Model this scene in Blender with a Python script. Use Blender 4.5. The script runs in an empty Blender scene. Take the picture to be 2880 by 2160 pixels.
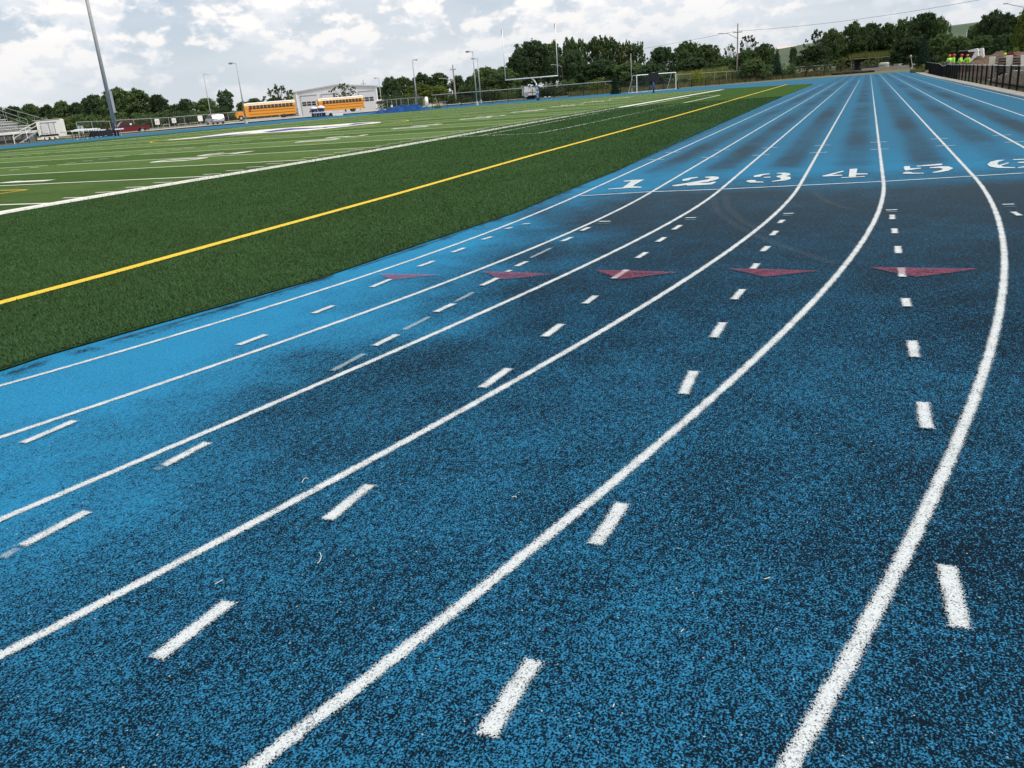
import bpy, bmesh, math, random
import numpy as np
from mathutils import Vector, Matrix
R = math.radians
random.seed(7); np.random.seed(7)
scene = bpy.context.scene
COL = scene.collection

# ------------------------------------------------------------------ camera (solved from the known sizes of track and field)
F, PIT, ROL, YAW, CH = 2349.285, 0.336, -0.079, 0.407, 1.519
W0, H0 = 2880.0, 2160.0
def _frame():
    cp, sp, cy, sy = math.cos(PIT), math.sin(PIT), math.cos(YAW), math.sin(YAW)
    fw = Vector((cp*cy, cp*sy, -sp)); rt = Vector((sy, -cy, 0)); up = rt.cross(fw)
    cr, sr = math.cos(ROL), math.sin(ROL)
    return fw, rt*cr + up*sr, -rt*sr + up*cr
FW, RT, UP = _frame()
C0 = Vector((0, 0, CH))
def at(px, py, d):
    px, py, d = float(px), float(py), float(d)
    return C0 + d*(FW + RT*((px-W0/2)/F) - UP*((py-H0/2)/F))
def gp(px, py, z=0.0):
    v = FW + RT*((px-W0/2)/F) - UP*((py-H0/2)/F)
    return C0 + v*((z-CH)/v.z)
def base(px, d, zg=None):
    px, d = float(px), float(d)
    z = 0.0 if zg is None else zg
    for _ in range(4):
        x = (px-W0/2)/F
        y = ((z-CH)/d - x*RT.z - FW.z)/UP.z
        P = C0 + d*(FW + RT*x + UP*y)
        if zg is None: z = hgt(P.x, P.y)
    return Vector((P.x, P.y, z))
def zof(P, py):
    K = float(H0/2-py); Q = Vector((P.x, P.y, 0))-C0
    return (K*Q.dot(FW)-F*Q.dot(UP))/(F*UP.z-K*FW.z)
def azi(P): return math.atan2(P.y, P.x)
def ss(t): t = max(0., min(1., t)); return t*t*(3-2*t)
def hgt(x, y):
    z = -0.5*ss((y-106)/12)*ss((230-x)/60)
    z += 1.1*ss((x-170)/60)*ss((70-y)/40)
    return z

cam = bpy.data.cameras.new('camera'); camo = bpy.data.objects.new('camera', cam); COL.objects.link(camo)
cam.sensor_width = 36; cam.lens = 36*F/W0; cam.clip_end = 6000; cam.clip_start = .05
m = Matrix((RT, UP, -FW)).transposed().to_4x4(); m.translation = C0
camo.matrix_world = m
scene.camera = camo

# ------------------------------------------------------------------ node helpers / materials
class N:
    def __init__(s, nt): s.nt = nt
    def n(s, t, **k):
        x = s.nt.nodes.new(t)
        for a, b in k.items(): setattr(x, a, b)
        return x
    def inp(s, node, i, v):
        if isinstance(v, bpy.types.NodeSocket): s.nt.links.new(v, node.inputs[i])
        elif v is not None: node.inputs[i].default_value = v
    def m(s, op, a, b=None, c=None, clamp=False):
        x = s.n('ShaderNodeMath', operation=op, use_clamp=clamp)
        s.inp(x, 0, a); s.inp(x, 1, b)
        if c is not None: s.inp(x, 2, c)
        return x.outputs[0]
    def mix(s, f, a, b, mode='MIX'):
        x = s.n('ShaderNodeMix', data_type='RGBA', blend_type=mode)
        s.inp(x, 0, f)
        for i, v in ((6, a), (7, b)):
            if isinstance(v, (tuple, list)) and len(v) == 3: v = (*v, 1)
            s.inp(x, i, v)
        return x.outputs[2]
    def noise(s, vec, scale, detail=2., rough=.5, dist=0.):
        x = s.n('ShaderNodeTexNoise'); s.inp(x, 'Vector', vec)
        s.inp(x, 'Scale', scale); s.inp(x, 'Detail', detail); s.inp(x, 'Roughness', rough); s.inp(x, 'Distortion', dist)
        return x.outputs[0]
    def mr(s, v, a, b, c=0., d=1., smooth=False):
        x = s.n('ShaderNodeMapRange'); x.clamp = True
        if smooth: x.interpolation_type = 'SMOOTHSTEP'
        s.inp(x, 0, v); s.inp(x, 1, a); s.inp(x, 2, b); s.inp(x, 3, c); s.inp(x, 4, d)
        return x.outputs[0]
    def xyz(s, v):
        x = s.n('ShaderNodeSeparateXYZ'); s.inp(x, 0, v); return x.outputs
    def comb(s, a, b, c):
        x = s.n('ShaderNodeCombineXYZ'); s.inp(x, 0, a); s.inp(x, 1, b); s.inp(x, 2, c); return x.outputs[0]
    def ramp(s, v, stops, ip='LINEAR'):
        x = s.n('ShaderNodeValToRGB'); cr = x.color_ramp; cr.interpolation = ip
        while len(cr.elements) < len(stops): cr.elements.new(.5)
        for e, (p, c) in zip(cr.elements, stops):
            e.position = p; e.color = (c, c, c, 1) if isinstance(c, float) else (*c, 1)
        s.inp(x, 0, v); return x.outputs[0]
    def vmul(s, v, w):
        x = s.n('ShaderNodeVectorMath', operation='MULTIPLY'); s.inp(x, 0, v); x.inputs[1].default_value = w; return x.outputs[0]
def newmat(name):
    mt = bpy.data.materials.new(name); mt.use_nodes = True; nt = mt.node_tree
    b = nt.nodes['Principled BSDF']; return mt, N(nt), b, nt.nodes['Material Output']
_mc = {}
def mat(name, col, rough=.6, metal=0., var=.12, vs=6., spec=.5, bump=0., bs=60., emit=None):
    if name in _mc: return _mc[name]
    mt, g, b, out = newmat(name)
    tc = g.n('ShaderNodeTexCoord').outputs['Object']
    nz = g.noise(tc, vs, 4., .6)
    f = g.mr(nz, .3, .7, 1-var, 1+var)
    x = g.n('ShaderNodeMix', data_type='RGBA', blend_type='MULTIPLY'); x.inputs[0].default_value = 1
    x.inputs[6].default_value = (*col, 1); g.nt.links.new(f, x.inputs[7])
    g.nt.links.new(x.outputs[2], b.inputs['Base Color'])
    b.inputs['Roughness'].default_value = rough; b.inputs['Metallic'].default_value = metal
    b.inputs['Specular IOR Level'].default_value = spec
    if bump:
        bp = g.n('ShaderNodeBump'); bp.inputs['Strength'].default_value = bump; bp.inputs['Distance'].default_value = .02
        g.nt.links.new(g.noise(tc, bs, 3.), bp.inputs['Height']); g.nt.links.new(bp.outputs[0], b.inputs['Normal'])
    _mc[name] = mt
    return mt

def track_material():
    mt, g, b, out = newmat('track_rubber')
    pos = g.n('ShaderNodeNewGeometry').outputs['Position']
    X, Y, Z_ = g.xyz(pos)
    # lane coordinate: 0 at the innermost line, 8 at the outermost
    k = g.m('MAXIMUM', g.m('SUBTRACT', 12.4, X), 0.)
    r = g.m('DIVIDE', g.m('SUBTRACT', g.m('ADD', 3.87, g.m('MULTIPLY', g.m('MULTIPLY', k, k), .0128)), Y), 1.067)
    fr = g.m('FRACT', r)
    mid = g.m('SUBTRACT', 1., g.m('ABSOLUTE', g.m('SUBTRACT', g.m('MULTIPLY', fr, 2.), 1.)))   # 1 in lane centre
    lane = g.m('FLOOR', r)
    big = g.noise(pos, .55, 3., .55)
    med = g.noise(pos, 3.2, 4., .6)
    clump = g.noise(pos, 26., 3., .6)
    # wear along the lanes (dark rubber showing where feet land)
    lv = g.comb(g.m('MULTIPLY', X, .17), g.m('MULTIPLY', lane, 3.7), g.m('MULTIPLY', Y, .5))
    bl = g.noise(lv, 1., 3., .6)
    blx = g.mr(bl, .36, .66)
    far = g.mr(X, 13.2, 15.5)
    lanefade = g.mr(r, 6.9, 7.4, 1., .12)
    inner = g.mr(r, -.05, .3)
    spine = g.mr(mid, .1, .85, .0, 1., True)
    farw = g.m('MULTIPLY', g.m('MULTIPLY', g.m('MULTIPLY', spine, g.m('ADD', .40, g.m('MULTIPLY', blx, .60))), lanefade), inner)
    fade = g.mr(X, 30., 110., 1., .72)
    farw = g.m('MULTIPLY', farw, fade)
    farw = g.m('ADD', g.m('MULTIPLY', farw, .88), .06)
    # number row bright
    nrow = g.ramp(g.m('DIVIDE', X, 20.), [(0., 0.), (.585, 0.), (.63, 1.), (.72, 1.), (.76, 0.), (1., 0.)])
    # near: dark everywhere except inner lanes
    edge = g.mr(X, 3., 11., 1.6, .12)         # width of the clean band shrinks toward the start line
    nn = g.m('ADD', g.m('SUBTRACT', r, edge), g.m('MULTIPLY', g.m('SUBTRACT', big, .5), 2.2))
    nearw = g.m('MULTIPLY', g.mr(nn, -.9, .9, .0, 1.), g.mr(X, 2., 9., .54, .80))
    nearw = g.m('ADD', g.m('ADD', nearw, .15), g.m('MULTIPLY', g.m('SUBTRACT', big, .5), .45))
    outer = g.mr(r, 4.4, 5.8, 0., .10); nearw = g.m('ADD', nearw, outer)
    seam = g.m('MULTIPLY', g.mr(g.m('ABSOLUTE', g.m('ADD', r, .30)), .0, .14, 1., 0.), g.mr(med, .42, .62, 0., .55))
    w = g.m('ADD', g.m('MULTIPLY', nearw, g.m('SUBTRACT', 1., far)), g.m('MULTIPLY', farw, far))
    w = g.m('SUBTRACT', w, g.m('MULTIPLY', nrow, .42))
    w = g.m('ADD', w, seam)
    w = g.m('ADD', w, g.m('MULTIPLY', g.m('SUBTRACT', med, .5), .48))
    wear = g.m('MULTIPLY', w, 1., clamp=True)
    gr = g.noise(pos, 150., 2.5, .62)
    gr2 = g.noise(pos, 60., 2., .5)
    s = g.m('ADD', g.m('ADD', gr, g.m('MULTIPLY', g.m('SUBTRACT', gr2, .5), .35)), g.m('MULTIPLY', g.m('SUBTRACT', clump, .5), .28))
    thr = g.mr(wear, 0., 1., .30, .60)
    sw = g.mr(X, 6., 30., .035, .16)
    dark = g.m('ADD', .5, g.m('DIVIDE', g.m('SUBTRACT', thr, s), g.m('MULTIPLY', sw, 2.)), clamp=True)
    hue = g.noise(pos, 70., 2.)
    blue = g.mix(g.mr(hue, .35, .65), (.013, .150, .29), (.022, .215, .39))
    tint = g.mix(g.mr(wear, .2, 1.), blue, (.016, .100, .190))
    tint = g.mix(g.mr(med, .35, .7, 0., .22), tint, (.022, .15, .29))
    tint = g.mix(g.mr(X, 9.5, 18., 0., .85), tint, (.026, .112, .190))
    dk = g.mix(g.mr(X, 5.5, 12.), (.0026, .0085, .015), (.024, .033, .038))
    halo = g.m('ADD', .5, g.m('DIVIDE', g.m('SUBTRACT', g.m('ADD', thr, .035), s), g.m('MULTIPLY', sw, 3.2)), clamp=True)
    tint = g.mix(g.m('MULTIPLY', halo, g.mr(X, 6., 20., .62, 0.)), tint, (.006, .040, .085))
    tint = g.mix(g.m('MULTIPLY', g.mr(s, .56, .72), g.mr(X, 5., 12., .5, 0.)), tint, (.05, .26, .46))
    colr = g.mix(dark, tint, dk)
    dust = g.mr(g.noise(g.vmul(pos, (1., .35, 1.)), .8, 5., .7), .60, .8, 0., .22)
    colr = g.mix(g.m('MULTIPLY', dust, g.mr(X, 7., 10.)), colr, (.12, .12, .12))
    chip = g.mr(g.noise(pos, 95., 0.), .835, .85, 0., .7)
    colr = g.mix(g.m('MULTIPLY', chip, g.mr(X, 3.5, 6., 1., 0.)), colr, (.55, .5, .4))
    g.nt.links.new(colr, b.inputs['Base Color'])
    b.inputs['Roughness'].default_value = .8; b.inputs['Specular IOR Level'].default_value = .04
    bp = g.n('ShaderNodeBump'); bp.inputs['Strength'].default_value = .8; bp.inputs['Distance'].default_value = .003
    g.nt.links.new(s, bp.inputs['Height']); g.nt.links.new(bp.outputs[0], b.inputs['Normal'])
    return mt
def turf_material():
    mt, g, b, out = newmat('turf_green')
    pos = g.n('ShaderNodeNewGeometry').outputs['Position']
    X, Y, _ = g.xyz(pos)
    inside = g.m('MULTIPLY', g.m('GREATER_THAN', Y, 15.75), g.m('LESS_THAN', Y, 64.6))
    band = g.m('GREATER_THAN', g.m('FRACT', g.m('DIVIDE', g.m('SUBTRACT', X, 17.6), 9.144)), .5)
    a = g.noise(g.vmul(pos, (1., 2.2, 1.)), 26., 5., .75)
    c = g.noise(pos, 5., 4., .65)
    d = g.noise(pos, .7, 3., .6)
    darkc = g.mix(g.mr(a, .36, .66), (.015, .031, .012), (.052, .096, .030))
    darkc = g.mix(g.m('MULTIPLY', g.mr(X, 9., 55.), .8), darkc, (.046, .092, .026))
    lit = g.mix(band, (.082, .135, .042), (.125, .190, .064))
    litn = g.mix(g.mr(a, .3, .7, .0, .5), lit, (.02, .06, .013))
    depth = g.mr(X, 12., 34., .35, 1.)  # grazing sheen of the nap painted in: field colour lightens with distance
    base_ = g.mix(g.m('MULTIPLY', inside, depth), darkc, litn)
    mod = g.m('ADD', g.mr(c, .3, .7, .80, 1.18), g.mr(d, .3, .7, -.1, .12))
    x = g.n('ShaderNodeMix', data_type='RGBA', blend_type='MULTIPLY'); x.inputs[0].default_value = 1
    g.nt.links.new(base_, x.inputs[6]); g.nt.links.new(mod, x.inputs[7])
    g.nt.links.new(x.outputs[2], b.inputs['Base Color'])
    b.inputs['Roughness'].default_value = .9; b.inputs['Specular IOR Level'].default_value = 0.
    bp = g.n('ShaderNodeBump'); bp.inputs['Strength'].default_value = .7; bp.inputs['Distance'].default_value = .03
    g.nt.links.new(a, bp.inputs['Height']); g.nt.links.new(bp.outputs[0], b.inputs['Normal'])
    return mt
def paint_material(name, col, worn=.0, opac=.98):
    """sprayed line paint: ragged soft edges (uv.y runs across the stripe), rubber granules showing through"""
    if name in _mc: return _mc[name]
    mt, g, b, out = newmat(name)
    pos = g.n('ShaderNodeNewGeometry').outputs['Position']
    uv = g.n('ShaderNodeTexCoord').outputs['UV']
    u, v, _ = g.xyz(uv)
    e = g.m('SUBTRACT', 1., g.m('ABSOLUTE', g.m('SUBTRACT', g.m('MULTIPLY', v, 2.), 1.)))
    e = g.m('MINIMUM', e, g.m('ADD', g.m('MULTIPLY', u, 26.), .12))
    gr = g.noise(pos, 150., 2.5, .62); lo = g.noise(pos, 9., 3., .6)
    a = g.m('SUBTRACT', g.m('MULTIPLY', e, 1.15), g.m('ADD', g.m('MULTIPLY', g.m('SUBTRACT', gr, .5), 2.2), .42))
    a = g.m('MINIMUM', a, g.m('ADD', .20-worn, g.m('MULTIPLY', g.m('SUBTRACT', gr, .5), .9)))
    a = g.m('ADD', a, g.m('MULTIPLY', g.m('SUBTRACT', lo, .5), .35))
    X_ = g.xyz(pos)[0]
    al = g.m('MULTIPLY', g.m('MULTIPLY', g.mr(a, -.04, .14), g.mr(X_, 14., 70., 1., .55)), opac)
    cc = g.mix(g.mr(g.m('ADD', gr, g.m('MULTIPLY', g.m('SUBTRACT', lo, .5), .2)), .36, .52), tuple(x*.55 for x in col), col)
    g.nt.links.new(cc, b.inputs['Base Color']); b.inputs['Roughness'].default_value = .7
    g.nt.links.new(al, b.inputs['Alpha'])
    bp = g.n('ShaderNodeBump'); bp.inputs['Strength'].default_value = .6; bp.inputs['Distance'].default_value = .003
    g.nt.links.new(gr, bp.inputs['Height']); g.nt.links.new(bp.outputs[0], b.inputs['Normal'])
    _mc[name] = mt
    return mt
def leaf_material(name, col, col2, tr=.25):
    if name in _mc: return _mc[name]
    mt, g, b, out = newmat(name)
    tc = g.n('ShaderNodeTexCoord').outputs['Object']
    oi = g.n('ShaderNodeObjectInfo').outputs['Random']
    isl = g.n('ShaderNodeNewGeometry').outputs['Random Per Island']
    f = g.m('ADD', g.m('MULTIPLY', isl, .55), g.m('MULTIPLY', g.noise(tc, .5, 2.), .5))
    c = g.mix(f, col, col2)
    sc = g.mr(oi, 0., 1., .75, 1.25)
    x = g.n('ShaderNodeMix', data_type='RGBA', blend_type='MULTIPLY'); x.inputs[0].default_value = 1
    g.nt.links.new(c, x.inputs[6]); g.nt.links.new(sc, x.inputs[7])
    df = g.n('ShaderNodeBsdfDiffuse'); t = g.n('ShaderNodeBsdfTranslucent'); ms = g.n('ShaderNodeMixShader')
    g.nt.links.new(x.outputs[2], df.inputs[0]); g.nt.links.new(x.outputs[2], t.inputs[0])
    ms.inputs[0].default_value = tr
    g.nt.links.new(df.outputs[0], ms.inputs[1]); g.nt.links.new(t.outputs[0], ms.inputs[2]); g.nt.links.new(ms.outputs[0], out.inputs[0])
    _mc[name] = mt
    return mt
def mesh_material(name, col, cell, wire, metal=.3):
    """chain-link / welded mesh: wires on a sheet, open between them"""
    if name in _mc: return _mc[name]
    mt, g, b, out = newmat(name)
    uv = g.n('ShaderNodeTexCoord').outputs['UV']; u, v, _ = g.xyz(uv)
    p = g.m('FRACT', g.m('DIVIDE', g.m('ADD', u, v), cell)); q = g.m('FRACT', g.m('DIVIDE', g.m('SUBTRACT', u, v), cell))
    w = g.m('MAXIMUM', g.m('LESS_THAN', p, wire), g.m('LESS_THAN', q, wire))
    b.inputs['Base Color'].default_value = (*col, 1); b.inputs['Metallic'].default_value = 0; b.inputs['Roughness'].default_value = .9; b.inputs['Specular IOR Level'].default_value = .05
    g.nt.links.new(w, b.inputs['Alpha'])
    _mc[name] = mt
    return mt

# ------------------------------------------------------------------ mesh helpers
class MB:
    def __init__(s): s.v = []; s.f = []; s.uv = []
    def add(s, vs, fs):
        o = len(s.v); s.v += [tuple(p) for p in vs]; s.f += [tuple(i+o for i in f) for f in fs]; return s
    def box(s, c, d, rz=0., tilt=None):
        cx, cy, cz = c; a, b_, h = d[0]/2, d[1]/2, d[2]/2
        M_ = Matrix.Rotation(rz, 3, 'Z')
        if tilt is not None: M_ = M_ @ Matrix.Rotation(tilt[1], 3, tilt[0])
        vs = [Vector(c)+M_@Vector((x*a, y*b_, z*h)) for z in (-1, 1) for x, y in ((-1, -1), (1, -1), (1, 1), (-1, 1))]
        return s.add(vs, [(3, 2, 1, 0), (4, 5, 6, 7), (0, 1, 5, 4), (1, 2, 6, 5), (2, 3, 7, 6), (3, 0, 4, 7)])
    def tube(s, p, q, r1, r2=None, n=8, cap=True):
        p, q = Vector(p), Vector(q); r2 = r1 if r2 is None else r2
        d = (q-p).normalized(); a = d.orthogonal().normalized(); b_ = d.cross(a)
        vs = [p+(a*math.cos(t)+b_*math.sin(t))*r1 for t in [2*math.pi*i/n for i in range(n)]] + \
             [q+(a*math.cos(t)+b_*math.sin(t))*r2 for t in [2*math.pi*i/n for i in range(n)]]
        fs = [(i, (i+1) % n, n+(i+1) % n, n+i) for i in range(n)]
        if cap: fs += [tuple(range(n))[::-1], tuple(range(n, 2*n))]
        return s.add(vs, fs)
    def path(s, pts, r, n=8):
        for i in range(len(pts)-1):
            ra = r[i] if isinstance(r, (list, tuple)) else r; rb = r[i+1] if isinstance(r, (list, tuple)) else r
            s.tube(pts[i], pts[i+1], ra, rb, n)
            if 0 < i: s.ball(pts[i], (ra, ra, ra), 6, 4)
        return s
    def ball(s, c, r, n=12, m_=8):
        vs = [(c[0], c[1], c[2]-r[2])]
        for j in range(1, m_):
            t = math.pi*j/m_
            for i in range(n):
                a = 2*math.pi*i/n
                vs.append((c[0]+r[0]*math.sin(t)*math.cos(a), c[1]+r[1]*math.sin(t)*math.sin(a), c[2]-r[2]*math.cos(t)))
        vs.append((c[0], c[1], c[2]+r[2])); L = len(vs)-1
        fs = [(0, 1+(i+1) % n, 1+i) for i in range(n)]
        for j in range(m_-2):
            for i in range(n):
                a = 1+j*n+i; b_ = 1+j*n+(i+1) % n; fs.append((a, b_, b_+n, a+n))
        fs += [(L, L-n+i, L-n+(i+1) % n) for i in range(n)]
        return s.add(vs, fs)
    def prism(s, poly, axis, lo, hi):
        """poly of 2-D points extruded along axis between lo and hi"""
        def P(p, t): return {'x': (t, p[0], p[1]), 'y': (p[0], t, p[1]), 'z': (p[0], p[1], t)}[axis]
        n = len(poly); vs = [P(p, lo) for p in poly]+[P(p, hi) for p in poly]
        fs = [(i, (i+1) % n, n+(i+1) % n, n+i) for i in range(n)]+[tuple(range(n))[::-1], tuple(range(n, 2*n))]
        return s.add(vs, fs)
    def build(s, name, m_, parent=None, smooth=False, bevel=0., loc=None, rz=0.):
        me = bpy.data.meshes.new(name); me.from_pydata([tuple(v) for v in s.v], [], s.f); me.validate()
        bm = bmesh.new(); bm.from_mesh(me); bmesh.ops.recalc_face_normals(bm, faces=bm.faces)
        if bevel: bmesh.ops.bevel(bm, geom=list(bm.edges), offset=bevel, segments=2, affect='EDGES', clamp_overlap=True)
        bm.to_mesh(me); bm.free()
        if smooth:
            for p in me.polygons: p.use_smooth = True
        me.materials.append(m_)
        o = bpy.data.objects.new(name, me); COL.objects.link(o)
        if parent: o.parent = parent
        if loc is not None: o.location = loc; o.rotation_euler = (0, 0, rz)
        return o
def tag(o, label=None, cat=None, group=None, kind=None):
    if label: o['label'] = label
    if cat: o['category'] = cat
    if group: o['group'] = group
    if kind: o['kind'] = kind
    return o
def thing(name, label, cat, loc=(0, 0, 0), rz=0., group=None, sc=None):
    o = bpy.data.objects.new(name, None); COL.objects.link(o); o.location = loc; o.rotation_euler = (0, 0, rz)
    if sc: o.scale = sc
    o.empty_display_size = .1
    return tag(o, label, cat, group)
def dup(o, parent=None, loc=None, rz=None, label=None, group=None, sc=None):
    c = o.copy(); COL.objects.link(c); c.parent = parent
    for ch in o.children: dup(ch, c)
    if loc is not None: c.location = loc
    if rz is not None: c.rotation_euler = (0, 0, rz)
    if label: c['label'] = label
    if group: c['group'] = group
    if sc: c.scale = sc
    return c
def sheet(name, pts, z, m_, parent=None, kind=None):
    """flat polygon (triangulated) lying at height z"""
    bm = bmesh.new(); vs = [bm.verts.new((p[0], p[1], z)) for p in pts]; f = bm.faces.new(vs)
    if f.calc_area() and f.normal.z < 0: f.normal_flip()
    bmesh.ops.triangulate(bm, faces=bm.faces); bmesh.ops.recalc_face_normals(bm, faces=bm.faces)
    for f in bm.faces:
        f.normal_update()
        if f.normal.z < 0: f.normal_flip()
    me = bpy.data.meshes.new(name); bm.to_mesh(me); bm.free(); me.materials.append(m_)
    o = bpy.data.objects.new(name, me); COL.objects.link(o)
    if parent: o.parent = parent
    if kind: o['kind'] = kind
    return o
def strips(name, lines, z, m_, parent=None, kind=None):
    """lines: list of (points, width). uv.x along in metres, uv.y across 0..1"""
    V, Fc, U = [], [], []
    for pts, w in lines:
        P = [Vector((p[0], p[1])) for p in pts]; o = len(V); acc = 0
        if len(P) == 2: P = [P[0], P[0].lerp(P[1], .3), P[0].lerp(P[1], .7), P[1]]
        for i, p in enumerate(P):
            t = (P[min(i+1, len(P)-1)]-P[max(i-1, 0)]).normalized(); nn = Vector((-t.y, t.x))*w/2
            if i: acc += (p-P[i-1]).length
            V += [(p.x-nn.x, p.y-nn.y, z), (p.x+nn.x, p.y+nn.y, z)]; U += [(acc, 0.), (acc, 1.)]
        for i in range(len(P)-1): Fc.append((o+2*i, o+2*i+2, o+2*i+3, o+2*i+1))
    me = bpy.data.meshes.new(name); me.from_pydata(V, [], Fc); uv = me.uv_layers.new(name='UVMap')
    if len(lines) == 1: U = [(min(a, acc-a), b) for a, b in U]
    for lp in me.loops: uv.data[lp.index].uv = U[lp.vertex_index]
    me.materials.append(m_); me.update()
    o = bpy.data.objects.new(name, me); COL.objects.link(o)
    if parent: o.parent = parent
    if kind: o['kind'] = kind
    return o

# common materials
WHITE = mat('white_paint', (.80, .80, .78), .45, var=.06)
CREAM = mat('cream_metal', (.74, .72, .68), .5, var=.06)
GALV = mat('galvanised_steel', (.34, .35, .36), .6, 0., var=.15)
ALU = mat('aluminium_plank', (.72, .71, .70), .5, 0., var=.08)
BLACK = mat('black_metal', (.010, .010, .011), .8, spec=.15, var=.2)
RUBBER = mat('tyre_rubber', (.02, .02, .02), .8)
GLASS = mat('dark_glass', (.02, .025, .03), .08, var=.05, spec=.8)
CHROME = mat('chrome', (.6, .6, .62), .2, .9)
CONC = mat('concrete', (.50, .47, .41), .85, var=.12, vs=2., bump=.3)
CONCD = mat('weathered_concrete', (.33, .31, .27), .9, var=.2, vs=3., bump=.3)
NAVY = mat('navy_vinyl', (.012, .035, .14), .45)
NAVYD = mat('dark_navy_panel', (.008, .012, .03), .5)
YEL = mat('bus_yellow', (.72, .30, .03), .35, var=.06)
WOOD = mat('weathered_wood', (.20, .16, .12), .85, var=.25)
BARK = mat('bark', (.06, .048, .036), .9, var=.3, vs=9.)
POLEW = mat('utility_pole_wood', (.33, .29, .26), .85, var=.2)
DIRT = mat('bare_dirt', (.10, .068, .044), .95, var=.3, vs=1.3, bump=.5, bs=12.)
RED = mat('truck_red', (.12, .006, .010), .3, var=.08)
SILVER = mat('silver_paint', (.42, .44, .46), .3, .4, var=.05)
REDL = mat('red_lens', (.45, .01, .01), .25)
BLUEP = mat('blue_padding', (.015, .07, .19), .5)
BLUET = mat('blue_tarp', (.008, .050, .17), .6, spec=.1, var=.35, vs=2., bump=.4, bs=5.)
SKIN = mat('skin', (.42, .24, .16), .6)
HIVIS = mat('hi_vis_shirt', (.42, .85, .06), .7)
HAT = mat('orange_hard_hat', (.80, .10, .03), .35)
JEANS = mat('dark_trousers', (.03, .035, .05), .85)
ORANGE = mat('orange_cloth', (.85, .16, .07), .7)

# ------------------------------------------------------------------ ground
def make_ground():
    mt, g, b, out = newmat('rough_grass_ground')
    pos = g.n('ShaderNodeNewGeometry').outputs['Position']
    X, Y, _ = g.xyz(pos)
    a = g.noise(pos, .12, 4., .6); c = g.noise(pos, 3., 5., .7)
    col = g.mix(g.mr(a, .42, .6), (.055, .085, .025), (.15, .125, .06))
    col = g.mix(g.mr(c, .4, .7, 0., .45), col, (.03, .045, .015))
    dirt = g.m('MULTIPLY', g.mr(g.m('ADD', Y, g.m('MULTIPLY', a, 6.)), -3.5, -5., 0., 1.), g.mr(X, 110., 80.))
    col = g.mix(dirt, col, (.13, .10, .07))
    g.nt.links.new(col, b.inputs['Base Color']); b.inputs['Roughness'].default_value = .95
    xs = [-600, -300, -150, -60]+list(range(-40, 320, 6))+[340, 380, 450, 600, 900, 1400, 2200, 3500]
    ys = [-2500, -1200, -600, -300, -150, -80]+list(range(-60, 60, 12))+list(range(60, 130, 3))+[140, 160, 200, 260, 350, 600, 1000, 1800, 3500]
    V = [(x, y, hgt(x, y)-.03) for x in xs for y in ys]; ny = len(ys)
    Fc = [(i*ny+j, (i+1)*ny+j, (i+1)*ny+j+1, i*ny+j+1) for i in range(len(xs)-1) for j in range(ny-1)]
    me = bpy.data.meshes.new('ground'); me.from_pydata(V, [], Fc); me.materials.append(mt)
    for p in me.polygons: p.use_smooth = True
    o = bpy.data.objects.new('ground', me); COL.objects.link(o); o['kind'] = 'structure'
make_ground()

# running track: stadium-shaped blue rubber sheet
CX, CY = 12.4, 41.4
def arc(cx, cy, r, a0, a1, n): return [(cx+r*math.cos(R(a0+(a1-a0)*i/n)), cy+r*math.sin(R(a0+(a1-a0)*i/n))) for i in range(n+1)]
def sm(P_, it=2):
    P_ = [Vector(a) for a in P_]
    for _ in range(it): P_ = [P_[0]]+[(P_[k-1]+P_[k]*2+P_[k+1])/4 for k in range(1, len(P_)-1)]+[P_[-1]]
    return [tuple(a) for a in P_]
edge_out = [(2570, 199.5), (2500, 205), (2360, 216), (2307, 218.7), (2136, 231.7), (2000, 241.5), (1900, 248.5), (1740, 261.5), (1600, 271.5), (1480, 279), (1340, 290.5), (1214, 301), (1042, 316), (929, 325), (860, 330.5), (760, 341), (677, 347.5), (563, 358.5), (440, 371), (328, 381), (220, 390), (154, 396), (60, 404.5), (0, 410.2), (-120, 422)]
eo = sm([(v.x, v.y) for v in (gp(*e) for e in edge_out)])
outer = [(12.4, -5.02), (80, -5.02), (136, -5.3)]+eo+[(12.4, eo[-1][1]+1)]
outer += arc(CX, 41.5, 46.5, 90, 270, 40)[1:-1]
track = sheet('running_track', outer, 0., track_material(), kind='structure')
# green artificial turf infield
L0E = [gp(0, 1047), gp(130, 1003), gp(430, 917), gp(900, 785), gp(1180, 689), gp(1449, 600), gp(1600, 535), gp(1739, 480)]
L0E = [(p.x, p.y) for p in L0E]
edge_in = [(2046, 249.3), (1940, 255.8), (1839, 262.3), (1740, 269), (1600, 279), (1480, 287), (1360, 296.5), (1240, 307), (1140, 315), (1042, 322), (950, 331), (860, 339), (760, 350.5), (660, 358.5), (563, 366), (480, 375), (400, 382.5), (300, 391.5), (220, 399.5), (102, 411), (0, 420), (-120, 431)]
ei = sm([(v.x, v.y) for v in (gp(*e) for e in edge_in)], 3)
far_end = [(88, 4.75), (93, 5.2), (98, 9.5)]+ei+[(12.4, ei[-1][1]+.5)]
turf_pts = L0E + [(26, 4.7), (60, 4.72)] + far_end + arc(CX, 40.2, 34.3, 90, 238, 24)[1:] + [(1.5, 6.15), (2.6, 5.62)]
turf = sheet('turf_field', turf_pts, .012, turf_material(), kind='structure')

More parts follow.
